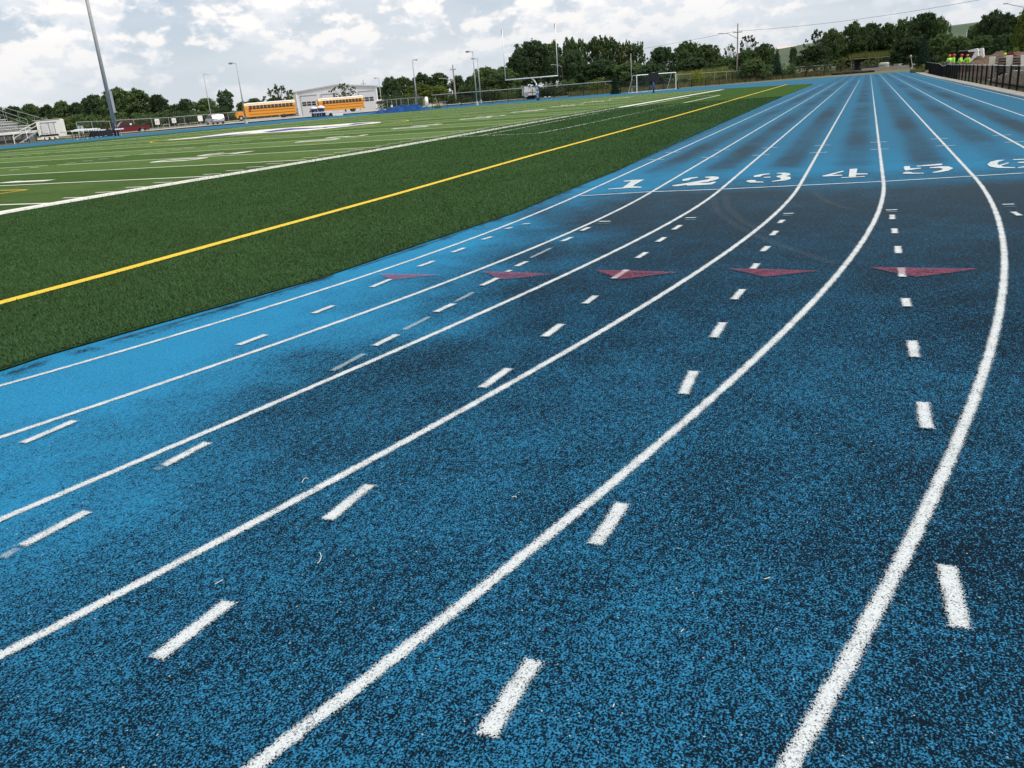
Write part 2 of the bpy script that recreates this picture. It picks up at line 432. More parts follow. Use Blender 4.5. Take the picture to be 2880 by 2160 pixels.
# ---- lane lines traced on the ground
LW = .05
PW = paint_material('white_track_paint', (.53, .57, .58))
PWF = paint_material('worn_track_paint', (.36, .46, .50), worn=.06, opac=.6)
PRED = paint_material('faded_red_paint', (.33, .035, .075), worn=.12, opac=.52)
PTEAL = paint_material('faded_teal_paint', (.10, .30, .30), worn=.12)
near_px = {0: [(0, 1087), (304, 1000), (900, 816), (1524, 600), (1653, 541)],
 1: [(0, 1236.5), (677, 1000), (900, 915), (1307, 785), (1723, 600), (1825.7, 540.6)],
 2: [(0, 1460), (477, 1265), (900, 1081), (1442, 835), (1900, 627), (2034, 533.7)],
 3: [(0, 1838), (520, 1575), (960, 1347), (1402, 1100), (1831, 850), (2109, 649), (2213, 573.6), (2254, 521.5)],
 4: [(703, 2160), (1300, 1704), (1803, 1300), (2294, 840), (2381, 730), (2468, 614), (2499, 545), (2498, 510)],
 5: [(2250, 2160), (2356, 1927), (2513, 1614), (2630, 1341), (2741, 1055), (2815, 840), (2832.5, 678), (2824, 614), (2792, 539), (2748.7, 493.8)]}
S_Y = {0: 3.86, 1: 2.80, 2: 1.83, 3: .79, 4: -.27, 5: -1.37, 6: -2.47, 7: -3.62, 8: -4.80}
def lane_pts(i):
    y0 = S_Y[i]
    if i in near_px:
        G = [gp(*q) for q in near_px[i]]
        X = np.array([p.x for p in G]); Yv = np.array([p.y for p in G]); Xs = max(11.0, X.max())
        t = Xs-X; A = np.stack([t**2, t**3], 1); co, *_ = np.linalg.lstsq(A, Yv-y0, rcond=None)
        f = lambda x: y0+co[0]*(Xs-x)**2+co[1]*(Xs-x)**3
        x0 = X.min()
        near = [(x, f(x)) for x in np.arange(x0-.02, Xs, .25)]
        sl = (f(x0+.1)-f(x0))/.1; acc = []
        px, py, a = x0, f(x0), math.atan(sl)
        rad = 37.0+1.067*i; ds = .5
        for k in range(28):
            a += -ds/rad; px -= ds*math.cos(a); py -= ds*math.sin(a); acc.append((px, py))
        near = acc[::-1]+near
    else:
        Xs = 12.4; rad = 37.6+1.067*i
        near = [(Xs-rad*math.sin(t), y0+rad*(1-math.cos(t))) for t in np.linspace(.5, 0, 40)]
    end = {0: 86, 1: 90, 2: 92, 3: 95, 4: 132, 5: 133, 6: 134, 7: 134, 8: 134}[i]
    dy = {0: -.0, }.get(i, 0.)
    st = [(x, y0+dy) for x in np.linspace(max(Xs+.3, 12.6), end, 26)]
    return near+st
for i in range(9):
    strips('lane_line', [(lane_pts(i), .076)], .004, PW, track)
def pxline(p): return [(v.x, v.y) for v in (gp(*q) for q in p)]
Z = lambda o, s, pts: [(o[0]+x*s, o[1]+y*s) for x, y in pts]
q6b = ((1600, 480), 640/2212); q7b = ((2240, 420), 640/2212); r5z = ((1600, 400), 1280/2212); r6z = ((900, 600), 1000/2212)
q5c = ((2300, 180), 580/2187); r7z = ((0, 1000), 960/2212); full = ((0, 0), 2880/2212)
sl = pxline(Z(*q6b, [(105, 250), (750, 212), (1480, 185), (2212, 150)])[:4]+Z(*q7b, [(880, 315), (1770, 262), (2212, 235)])) 
sl += [(sl[-1][0]+.25, -3.6), (sl[-1][0]+.3, -4.8)]
strips('start_line', [(sl, .085)], .008, PW, track)
# tick pairs across each lane line past the numbers
for i in range(0, 8):
    for X_ in (17.2, 18.8):
        xx = X_+(.0 if i < 3 else (i-3)*.14)
        strips('line_tick', [([(xx, S_Y[i]-.17), (xx, S_Y[i]), (xx, S_Y[i]+.17)], .085)], .008, PW, track)
D = []
D += [Z(*r6z, p) for p in ([(1150, 101), (1200, 90)], [(1008, 168), (1072, 148)], [(822, 247), (903, 217)], [(612, 336), (712, 299)], [(318, 465), (445, 412)],
  [(1505, 178), (1568, 152)], [(1625, 112), (1675, 90)], [(1218, 335), (1290, 302)], [(1157, 369), (1194, 357)], [(1005, 455), (1110, 405)], [(717, 620), (835, 565)], [(335, 832), (485, 757)],
  [(2097, 182), (2148, 152)], [(1972, 283), (2035, 245)], [(1825, 412), (1910, 355)], [(1645, 568), (1720, 515)], [(1395, 775), (1505, 692)], [(1005, 1095), (1180, 968)])]
D += [Z(*r5z, p) for p in ([(60, 432), (103, 415)], [(330, 565), (380, 538)], [(430, 485), (468, 465)], [(508, 428), (545, 405)],
  [(800, 770), (845, 718)], [(892, 620), (915, 592)], [(940, 535), (968, 508)], [(985, 457), (1010, 433)], [(1022, 397), (1042, 380)],
  [(1570, 355), (1572, 378)], [(1581, 422), (1584, 447)], [(1599, 508), (1602, 545)], [(1615, 613), (1620, 660)], [(1635, 762), (1644, 805)], [(2157, 341), (2193, 360)])]
D += [Z(*full, p) for p in ([(676, 679), (722, 661)], [(513, 748), (577, 724)], [(1541, 732), (1563, 698)], [(1475, 855), (1500, 803)], [(1283, 1183), (1347, 1088)], [(1048, 1600), (1158, 1425)],
  [(1970, 737), (1976, 775)], [(1992, 870), (2002, 930)], [(2045, 1222), (2074, 1365)], [(335, 1430), (500, 1300)], [(705, 1128), (803, 1048)], [(1170, 732), (1213, 702)])]
D += [Z(*r7z, p) for p in ([(140, 578), (498, 425)], [(1050, 728), (1355, 566)], [(130, 1250), (585, 1010)])]
seen = []
for p in D:
    g_ = pxline(p); c_ = ((g_[0][0]+g_[1][0])/2, (g_[0][1]+g_[1][1])/2)
    if any(math.hypot(c_[0]-s_[0], c_[1]-s_[1]) < .22 for s_ in seen): continue
    seen.append(c_)
    a_ = Vector(g_[0]); b_ = Vector(g_[1]); n_ = 5
    strips('lane_dash', [([tuple(a_.lerp(b_, k/n_)) for k in range(n_+1)], .088)], .008, PW, track)
for p in (Z(*r6z, [(1310, 282), (1440, 218)]), Z(*r6z, [(840, 557), (960, 493)]), Z(*r6z, [(520, 732), (685, 648)]), Z(*r6z, [(70, 990), (280, 878)]), Z(*r7z, [(0, 1330), (130, 1250)]), Z(*r7z, [(1000, 755), (1055, 725)])):
    o = strips('lane_dash', [(pxline(p), .07)], .008, PWF, track); o['label'] = 'rubbed-out ghost dash'
for p, q in ((Z(*q6b, [(285, 499), (415, 497)]), Z(*q6b, [(258, 518), (412, 516)])), (Z(*q6b, [(1125, 465), (1245, 461)]), Z(*q6b, [(1120, 485), (1245, 480)])),
             (Z(*q6b, [(2075, 425), (2195, 419)]), Z(*q6b, [(2072, 442), (2190, 437)])), (Z(*q7b, [(860, 597), (987, 592)]), Z(*q7b, [(865, 614), (1000, 609)])),
             (Z(*q7b, [(1990, 542), (2125, 538)]), Z(*q7b, [(2005, 562), (2155, 559)])), (Z(*r6z, [(1255, 70), (1313, 66)]), Z(*r6z, [(1230, 76), (1300, 73)]))):
    strips('zone_tick', [(pxline([p[0], tuple((a+b)/2 for a, b in zip(*p)), p[1]]), .075)], .008, PW, track); strips('zone_tick', [(pxline([q[0], tuple((a+b)/2 for a, b in zip(*q)), q[1]]), .06)], .008, PTEAL, track)
def flatpoly(name, pts, z, m_, parent, uvc=.5):
    o = sheet(name, pts, z, m_, parent); me = o.data; uv = me.uv_layers.new(name='UVMap')
    for l in me.loops: uv.data[l.index].uv = (1, uvc)
    return o
for T in (Z(*r6z, [(368, 381), (560, 384), (752, 388), (600, 404), (460, 422), (400, 400)]), Z(*r6z, [(1000, 367), (1230, 374), (1450, 385), (1290, 404), (1130, 418), (1060, 388)]),
          Z(*r5z, [(125, 626), (330, 631), (535, 637), (390, 655), (245, 672), (180, 645)]), Z(*r5z, [(765, 619), (990, 624), (1210, 631), (1080, 646), (950, 660), (850, 636)]),
          Z(*r5z, [(1460, 613), (1700, 617), (1995, 621), (1840, 643), (1690, 661), (1560, 636)])):
    flatpoly('exchange_triangle', pxline(T), .012, PRED, track)
NUMS = {
 '1': [q6b, [(530, 104), (620, 95), (735, 90), (700, 108), (640, 140), (622, 156), (705, 162), (705, 170), (600, 172), (385, 187), (378, 182), (520, 170), (570, 135), (605, 108), (535, 111)]],
 '2': [q6b, [(1110, 88), (1180, 72), (1250, 66), (1256, 71), (1190, 85), (1160, 100), (1110, 104), (1097, 97)],
       [(1320, 65), (1400, 60), (1450, 64), (1462, 78), (1430, 93), (1350, 112), (1220, 132), (1060, 155), (1003, 155), (1010, 147), (1130, 128), (1260, 105), (1350, 90), (1375, 76), (1325, 72)],
       [(1146, 143), (1250, 127), (1370, 122), (1410, 112), (1435, 114), (1390, 138), (1260, 146), (1146, 150)]],
 '3': [q6b, [(1797, 54), (1870, 38), (1950, 32), (1955, 38), (1880, 50), (1860, 63), (1797, 67)], [(1895, 67), (1960, 63), (1960, 71), (1895, 73)],
       [(2022, 28), (2100, 24), (2152, 32), (2152, 46), (2108, 59), (2154, 66), (2155, 86), (2100, 101), (1975, 112), (1968, 108), (2058, 92), (2060, 76), (2018, 65), (2020, 57), (2070, 46), (2070, 36), (2022, 34)],
       [(1728, 101), (1780, 95), (1822, 100), (1812, 110), (1890, 112), (1890, 119), (1760, 121), (1725, 110)]],
 '4': [q7b, [(452, 213), (460, 220), (340, 253), (443, 252), (443, 261), (255, 269), (248, 263)], [(517, 196), (592, 192), (582, 239), (690, 239), (692, 247), (580, 251), (578, 270), (508, 272)],
       [(435, 279), (550, 272), (662, 265), (662, 271), (550, 278), (435, 284)]],
 '5': [q7b, [(1168, 165), (1400, 144), (1420, 146), (1412, 158), (1168, 172)], [(1045, 171), (1100, 167), (1106, 190), (1210, 184), (1213, 190), (1100, 206), (1060, 211), (1043, 190)],
       [(1032, 236), (1060, 224), (1110, 226), (1130, 233), (1235, 234), (1238, 240), (1080, 243), (1035, 241)], [(1293, 180), (1400, 170), (1480, 171), (1524, 188), (1480, 211), (1400, 227), (1325, 233), (1322, 228), (1400, 210), (1428, 195), (1390, 186), (1295, 187)]],
 '6': [q7b, [(2030, 106), (1965, 126), (1950, 146), (1970, 158), (2060, 132), (2065, 139), (1990, 163), (2010, 175), (2128, 180), (2125, 187), (1960, 186), (1880, 173), (1855, 152), (1885, 126), (1950, 110)],
       [(2103, 102), (2210, 98), (2300, 104), (2295, 112), (2212, 106), (2108, 108)], [(2150, 130), (2212, 124), (2320, 130), (2380, 150), (2320, 170), (2150, 187), (2150, 181), (2230, 166), (2250, 150), (2212, 138), (2150, 136)]],
}
# lanes 7 and 8 are out of frame; the stencils continue there in the same way
for ch, v in NUMS.items():
    o0 = None
    for k, poly in enumerate(v[1:]):
        o = flatpoly('lane_number', pxline(Z(*v[0], poly)), .008, PW, track if o0 is None else o0)
        if o0 is None: o0 = o; o['label'] = 'stencilled white %s' % ch
        else: o.name = 'number_stroke'

# dark seam along the inner edge, faint tyre arcs, a few stray threads
SEAM = paint_material('dark_seam', (.01, .03, .06), worn=.06, opac=.75); SCUFF = paint_material('pale_scuff', (.30, .32, .30), worn=.02, opac=.038)
sp = [(a, b+.36) for a, b in lane_pts(0) if 4.2 < a < 60]
for k in range(0, len(sp)-3, 5): strips('edge_seam', [(sp[k:k+5 if k % 2 else k+6], .05)], .007, SEAM, track)
for q_ in ([(700, 270), (720, 340), (800, 400), (900, 455), (1100, 530), (1290, 592)], [(760, 250), (770, 320), (840, 385), (950, 440)], [(1190, 240), (1230, 280), (1330, 320), (1400, 330)]):
    strips('tyre_scuff', [(pxline(Z(*r5z, q_)), .16)], .007, SCUFF, track)
TH = mat('pale_thread', (.6, .56, .45), .8)
for q_ in (Z(*r7z, [(1958, 832), (1970, 808), (1985, 800), (1998, 806)]), Z(*r7z, [(2075, 1285), (2084, 1312), (2074, 1340), (2058, 1356)]), Z(*r7z, [(1395, 1490), (1445, 1462)]), [(1440, 1402), (1450, 1399), (1453, 1404)], [(1922, 1775), (1915, 1782)], [(2150, 1633), (2166, 1628)], [(1728, 1985), (1724, 1994)]):
    v_ = [Vector((a, b, .006)) for a, b in pxline(q_)]; MB().path(v_, .0014, 4).build('stray_thread', TH, track)

# ---- field markings
TW = mat('white_turf_fibre', (.60, .60, .54), .8, var=.12, vs=30.)
TWF = mat('faded_white_turf_fibre', (.42, .50, .34), .8, var=.2, vs=30.)
TY = mat('yellow_turf_fibre', (.62, .42, .015), .8, var=.12, vs=30.)
TN = mat('navy_turf_fibre', (.03, .035, .20), .8, var=.12, vs=30.)
YN, YF = 15.75, 64.4
def field_line(name, lines, m_=TW, z=.016): return strips(name, lines, z, m_, turf)
field_line('sideline', [([(-9, 15.7)]+pxline([(-250, 650), (0, 601.5), (257.6, 557), (497, 517), (900, 450), (1016, 431), (1500, 345), (2031, 252.5)]), .66)], z=.020)
field_line('touchline', [([(-9, 7.55)]+pxline([(0, 857), (300, 776), (700, 664), (1100, 553), (1500, 438), (1900, 328), (2213, 238)]), .16)], TY, .020)
field_line('sideline', [([(-8, YF+1.6), (20, YF+1), (50, YF), (66, 62.5), (80, 61.0), (98, 60.6)], .3)], z=.020)
for i in range(-1, 19):
    x = 17.6+4.572*i
    if x > 98: break
    field_line('yard_line', [([(x+(.3 if i in (0,) else 0), YN+.1), (x+.9*min(i, 4)/4 if False else x, 40), (x, YF)], .14)])
ticks = []
for k in range(0, 85):
    if k*.9144 > 45: break
    x = 17.6-4.572+.9144*k
    if k % 5 == 0 or x > 97: continue
    ticks.append(([(x, 16.0), (x, 16.62)], .09))
field_line('edge_ticks', ticks)
for yy in (YN+16.26, YF-16.26):
    field_line('hash_marks', [([(17.6-4.572+.9144*k, yy-.3), (17.6-4.572+.9144*k, yy+.3)], .1) for k in range(0, 88)])
field_line('end_line', [([(98.2, 15.4), (98.6, 30), (98.6, 50), (98.2, 60.7)], .3)], z=.020)
# yard numbers, 1.8 m tall, reading from the near sideline
SEG = {'0': [[(.0, .1), (.12, 0), (.38, 0), (.5, .1), (.5, .9), (.38, 1), (.12, 1), (0, .9), (0, .1), (.14, .14), (.14, .86), (.36, .86), (.36, .14), (.14, .14)]],
 '1': [[(.18, 0), (.34, 0), (.34, 1), (.22, 1), (.08, .82), (.18, .82)]],
 '2': [[(0, 0), (.5, 0), (.5, .14), (.2, .14), (.5, .55), (.5, .9), (.38, 1), (.12, 1), (0, .9), (0, .72), (.14, .72), (.14, .86), (.36, .86), (.36, .58), (0, .14)]],
 '3': [[(0, .1), (.12, 0), (.38, 0), (.5, .1), (.5, .42), (.42, .5), (.5, .58), (.5, .9), (.38, 1), (.12, 1), (0, .9), (0, .75), (.14, .75), (.14, .86), (.36, .86), (.36, .6), (.3, .56), (.16, .56), (.16, .44), (.3, .44), (.36, .4), (.36, .14), (.14, .14), (.14, .25), (0, .25)]],
 '4': [[(.34, 0), (.48, 0), (.48, 1), (.3, 1), (0, .42), (0, .26), (.34, .26), (.34, .39), (.14, .39), (.34, .78)]],
 '5': [[(0, .1), (.12, 0), (.38, 0), (.5, .1), (.5, .5), (.38, .62), (.14, .62), (.14, .86), (.48, .86), (.48, 1), (0, 1), (0, .48), (.36, .48), (.36, .14), (.14, .14), (.14, .25), (0, .25)]]}
def digit(ch, x, y, w, h):
    for poly in SEG[ch]:
        if ch == '0':
            P = [(0, .1), (.12, 0), (.38, 0), (.5, .1), (.5, .9), (.38, 1), (.12, 1), (0, .9)]; Q = [(.13, .16), (.2, .12), (.3, .12), (.37, .16), (.37, .84), (.3, .88), (.2, .88), (.13, .84)]
            bm = bmesh.new(); vo = [bm.verts.new((x-p[0]*2*w, y+p[1]*h, .018)) for p in P]; vi = [bm.verts.new((x-p[0]*2*w, y+p[1]*h, .018)) for p in Q]
            for k in range(8): bm.faces.new((vo[k], vo[(k+1) % 8], vi[(k+1) % 8], vi[k]))
            for f in bm.faces:
                f.normal_update()
                if f.normal.z < 0: f.normal_flip()
            me = bpy.data.meshes.new('yard_number'); bm.to_mesh(me); bm.free(); me.materials.append(TW)
            o = bpy.data.objects.new('yard_number', me); COL.objects.link(o); o.parent = turf
        else: o = sheet('yard_number', [(x-p[0]*2*w, y+p[1]*h) for p in poly], .018, TW, turf)
    return o
TENS = {0: '1', 2: '2', 4: '3', 6: '4', 8: '5', 10: '4', 12: '3', 14: '2', 16: '1'}
for k, ch in TENS.items():
    x = 17.6+4.572*(k+0)
    # seen from the near side a numeral reads left to right with falling x
    digit(ch, x+2.0, 22.9, 1.3, 2.1); digit('0', x-.55, 22.9, 1.3, 2.1)
# centre circle and emblem
cc = (54.6, 40.6)
field_line('centre_circle', [([(cc[0]+9.4*math.cos(t), cc[1]+9.4*math.sin(t)) for t in np.linspace(0, 2*math.pi, 65)], .12)], TY, .022)
e2 = ((400, 330), 800/2212)
LOGO = Z(*e2, [(200, 178), (420, 157), (700, 122), (960, 97), (1180, 80), (1450, 62), (1600, 50), (1750, 40), (1860, 39), (1850, 46), (1700, 60), (1500, 84), (1300, 104), (1100, 116), (900, 127), (600, 150), (400, 166), (210, 181)])
emb = sheet('midfield_emblem', pxline(LOGO), .026, TW, turf)
for q in ([(1600, 64), (1650, 50), (1790, 41), (1740, 50), (1560, 72), (1420, 82), (1400, 78), (1560, 68)], [(930, 117), (1050, 100), (1150, 88), (1450, 80), (1430, 84), (1180, 100), (1000, 119)], [(430, 161), (700, 136), (830, 124), (860, 124), (640, 148), (500, 160)]):
    sheet('emblem_stroke', pxline(Z(*e2, q)), .030, TN, emb)
r3c = ((1000, 230), 1200/2212)
for q in ([(650, 280), (850, 243), (1250, 165), (1500, 120), (1730, 80)], [(430, 291), (560, 286), (740, 278), (950, 268), (1100, 240), (1500, 155), (1890, 70)], [(1390, 138), (1650, 122), (1920, 108)], [(1730, 78), (1888, 70)]):
    field_line('box_line', [(pxline(Z(*r3c, q)), .15)])
field_line('penalty_line', [(pxline(Z((0, 300), 900/2212, [(0, 582), (190, 578)])), .1), (pxline(Z((0, 300), 900/2212, [(190, 578), (0, 605)])), .1)], TY)

# concrete strip along the outer edge
strip_out = [(-10, -3.2), (4, -5.4)]
cs = MB(); cs.prism([(12, -5.52), (80, -5.54), (100, -5.7), (134, -6.6), (134, -5.34), (80, -5.04), (12, -5.04)], 'z', -.03, .035)
o = cs.build('concrete_kerb', CONC); o['kind'] = 'structure'
# ================================================================== THINGS
def face(P, extra=0.): return azi(P)-math.pi/2+extra     # local x = right as seen from the track, local -y = towards it
# ---- light poles, utility poles
def light_pole(name, label, cat, px, py, d, ytop, r0, r1, head, mt=GALV, group=None, sunk=0., basecol=CONC):
    P = base(px, d) if py is None else gp(px, py)
    if py is None: pass
    P.z = hgt(P.x, P.y)
    h = zof(P, ytop)-P.z
    t = thing(name, label, cat, P, face(P), group)
    r0 *= .78; r1 *= .78
    MB().tube((0, 0, 0), (0, 0, h), r0, r1, 12).build('pole', mt, t, smooth=True)
    MB().tube((0, 0, -.1), (0, 0, .55), r0*1.9, r0*1.7, 12).build('footing', basecol, t)
    if head:
        m_ = MB(); L = 1.0*head
        m_.tube((0, 0, h-.15), (L*.45, 0, h+.05), .05, .05, 6); m_.build('arm', mt, t)
        m_ = MB(); m_.box((L*.75, 0, h+.02), (abs(L)*.62, .42, .16)); m_.box((L*.75, 0, h-.1), (abs(L)*.5, .3, .08)); m_.build('lamp_head', WHITE if head > 0 else GALV, t, bevel=.03)
    return t, P, h
G_L = 'light poles beyond the track'
light_pole('light_pole', 'slim grey light pole behind the silver car, lamp head turned right', 'light pole', 598, None, 150, 208, .13, .08, 1, group=G_L)
light_pole('light_pole', 'tall thin light pole in front of the parked bus with hood facing left', 'light pole', 693, None, 122, 177, .16, .07, -1, group=G_L)
light_pole('light_pole', 'grey light pole rising behind the blue tarp with a white lamp head', 'light pole', 1175, None, 118, 168, .15, .08, .7, group=G_L)
light_pole('light_pole', 'taller and nearer of the paired light poles left of the goalpost', 'light pole', 1342, None, 122, 144, .14, .08, -1, group=G_L)
light_pole('light_pole', 'shorter and farther of the paired light poles left of the goalpost', 'light pole', 1353, None, 145, 164, .14, .08, -1, group=G_L)
light_pole('light_pole', 'small distant light pole at the right corner of the white building', 'light pole', 1075, None, 200, 219, .16, .1, -1, group=G_L)
light_pole('light_pole', 'thin bare pole standing behind the left post of the soccer goal', 'light pole', 1777, None, 132, 150, .07, .05, 0, group=G_L)
light_pole('light_pole', 'thin pale pole in the trees left of the digging machine', 'light pole', 2710.5, None, 150, 84, .1, .07, 0, group=G_L)
# big stadium pole with ballast box
P = base(329, 101); h = zof(P, -40)
top = base(243, 101)
t = thing('stadium_light_pole', 'very tall grey steel stadium light pole between the bleachers trailer and the red pickup', 'light pole', P, face(P))
MB().tube((0, 0, 0), (0, 0, 22), .25, .17, 20).build('pole', GALV, t, smooth=True)
MB().tube((0, 0, -.1), (0, 0, 1.5), .29, .28, 20).build('base_sleeve', NAVYD, t, smooth=True)
z0, z1 = zof(P, 318), zof(P, 256)
MB().box((.33, -.05, (z0+z1)/2), (.30, .42, z1-z0)).build('ballast_box', SILVER, t, bevel=.02)
MB().tube((.22, 0, .2), (.22, 0, z0), .04, .04, 6).build('conduit', GALV, t)
m_ = MB()
for zz in (20.5, 21.6):
    m_.box((0, 0, zz), (4.4, .12, .12))
m_.build('crossarm', GALV, t)
# utility poles with crossarms
def utility(px, d, ytop, yarm, warm, label):
    P = base(px, d); h = zof(P, ytop)-P.z; t = thing('utility_pole', label, 'utility pole', P, face(P), 'utility poles among the trees')
    MB().tube((0, 0, 0), (0, 0, h), .17, .11, 10).build('pole', POLEW, t)
    za = zof(P, yarm)-P.z; w = warm*d/F
    MB().box((0, -.15, za), (w, .1, .14)).build('crossarm', POLEW, t)
    for s in (-.45, -.2, .2, .45): MB().tube((s*w, -.15, za+.05), (s*w, -.15, za+.28), .05, .03, 6).build('insulator', SILVER, t)
    return t, P, za
u1, UP1, uz1 = utility(1283, 165, 182, 196, 17, 'wooden utility pole in the tree gap left of the paired light poles')
u2, UP2, uz2 = utility(2073, 175, 66, 91, 24, 'tall wooden utility pole with crossarm right of the soccer goal')
u3, UP3, uz3 = utility(1030.5, 330, 225, 236, 16, 'distant utility pole peeping over the white building roof')
MB().path([(0, 0, uz2-1.2), (-1.9, -.3, uz2-.1), (-3.3, -.4, uz2+.1)], .06, 6).build('street_light_arm', GALV, u2)
MB().box((-3.6, -.4, uz2+.08), (.7, .25, .12)).build('lamp_head', GALV, u2)
MB().path([(0, 0, uz1-2.2), (-1.4, -.2, uz1-1.6), (-2.3, -.2, uz1-1.4)], .05, 6).build('street_light_arm', GALV, u1)
MB().box((-2.6, -.2, uz1-1.4), (.6, .25, .12)).build('lamp_head', GALV, u1)
def wire(a, b_, sag, label):
    a, b_ = Vector(a), Vector(b_); pts = [a.lerp(b_, k/24)+Vector((0, 0, -sag*4*(k/24)*(1-k/24))) for k in range(25)]
    tag(MB().path(pts, .028, 4).build('power_line', BLACK), label, 'power line', 'power lines')
A2 = Vector((UP2.x, UP2.y, UP2.z+uz2+.25))
wire(A2, at(2960, -40, 120), .9, 'thin dark overhead cable running from the tall utility pole up to the right')
wire(A2+Vector((.3, .5, 0)), at(1560, 168, 230), .6, 'faint overhead cable running left from the tall utility pole behind the trees')
# cobra street light at the far right edge and the one by the goalpost trees
for (px, d, yb, pts, lab) in ((1585, 150, 186, [(1583, 188), (1572, 184), (1556, 181.5)], 'small curved street light arm seen beside the right goal upright'),
                              (2866, 105, 26, [(2864, 25), (2850, 15), (2834, 10)], 'curved street light arm against the sky at the top right edge')):
    P = base(px, d); t = thing('street_light', lab, 'street light', P, face(P), 'curved street lights')
    Mi = t.matrix_basis.inverted() if False else (Matrix.Translation(P) @ Matrix.Rotation(face(P), 4, 'Z')).inverted()
    q = [Mi @ at(x, y, d) for x, y in pts]
    MB().tube((0, 0, 0), (0, 0, q[0].z), .07, .05, 8).build('pole', BARK, t)
    MB().path([(0, 0, q[0].z), q[1], q[2]], .045, 6).build('arm', GALV, t)
    MB().box(q[2]+Vector((-.2, 0, 0)), (.55, .25, .12)).build('lamp_head', SILVER, t)

# ---- football goal
P = gp(1513.5, 282.5); gx, gy = P.x, P.y
cb = Vector((108.4-gx+P.x, 40.35, 0))
t = thing('football_goal', 'white football goalpost with blue padded post and orange wind ribbons', 'goalpost', (0, 0, 0))
dd = (P-C0).dot(FW)-1.2
c1 = at(1422, 225.5, dd+1.6); c2 = at(1569, 212.5, dd-1.2)
zc = (c1.z+c2.z)/2; c1.z = zc; c2.z = zc
mid_ = (c1+c2)/2
MB().tube(c1, c2, .085, .085, 12).build('crossbar', WHITE, t, smooth=True)
for c_, yt in ((c1, 84), (c2, 67)):
    zt = zof(c_, yt)
    up_ = MB().tube((c_.x, c_.y, zc-.1), (c_.x, c_.y, zt), .055, .055, 10).build('upright', WHITE, t, smooth=True)
    rb = MB(); w_ = Vector((RT.x, RT.y, 0)).normalized()
    for k in range(6):
        z_a = zt-.02-k*.16; off = -.06-.05*math.sin(k*.9)
        p_ = Vector((c_.x, c_.y, z_a))+w_*off
        rb.box(p_, (.05, .12-.015*k, .17), rz=.4)
    rb.build('wind_ribbon', ORANGE, up_)
bp_ = Vector((P.x, P.y, 0))
gn = [Vector((bp_.x, bp_.y, 1.55)), Vector((bp_.x, bp_.y, 1.9)).lerp(Vector((mid_.x, mid_.y, 1.9)), .04), bp_.lerp(mid_, .22)+Vector((0, 0, 2.35-bp_.lerp(mid_, .22).z)), bp_.lerp(mid_, .55)+Vector((0, 0, zc-.35-bp_.lerp(mid_, .55).z)), bp_.lerp(mid_, .88)+Vector((0, 0, zc-.1-bp_.lerp(mid_, .88).z)), mid_]
MB().path(gn, .10, 12).build('gooseneck', WHITE, t, smooth=True)
rzp = face(bp_)
pad = MB(); pad.box((0, 0, 1.02), (.50, .50, 2.04)); pad = pad.build('post_pad', NAVY if False else BLUEP, t, bevel=.08, loc=bp_, rz=rzp)
def txt(s, size, mt, parent, loc, rot, ext=.01, label=None, name='lettering'):
    c = bpy.data.curves.new('t', 'FONT'); c.body = s; c.size = size; c.extrude = ext; c.align_x = 'CENTER'; c.align_y = 'CENTER'; c.offset = size*.018
    o = bpy.data.objects.new('t', c); COL.objects.link(o)
    dg = bpy.context.evaluated_depsgraph_get(); me = bpy.data.meshes.new_from_object(o.evaluated_get(dg)); bpy.data.objects.remove(o)
    me.name = name; me.materials.clear(); me.materials.append(mt)
    n = bpy.data.objects.new(name, me); COL.objects.link(n); n.parent = parent; n.location = loc; n.rotation_euler = rot
    return n
for k, ch in enumerate('BMS'): txt(ch, .58, WHITE, pad, (-.04, -.262, 1.66-k*.53), (R(90), 0, 0))

# ---- play clock
P = gp(1838.5, 261.5)
t = thing('play_clock', 'dark play clock box on a blue post in front of the soccer goal', 'play clock', P, face(P, .1))
MB().tube((0, 0, 0), (0, 0, 1.5), .10, .10, 12).build('post', mat('royal_blue_paint', (.012, .06, .30), .4), t, smooth=True)
zb, zt = zof(P, 228.5), zof(P, 205)
b_ = MB().box((0, 0, (zb+zt)/2), (1.25, .25, zt-zb)).build('display_box', NAVYD, t, bevel=.02)
MB().box((0, -.127, (zb+zt)/2), (1.13, .01, zt-zb-.12)).build('display_face', mat('display_black', (.006, .007, .014), .3), b_)
MB().box((0, 0, zt+.03), (.3, .2, .05)).build('top_bracket', GALV, b_)

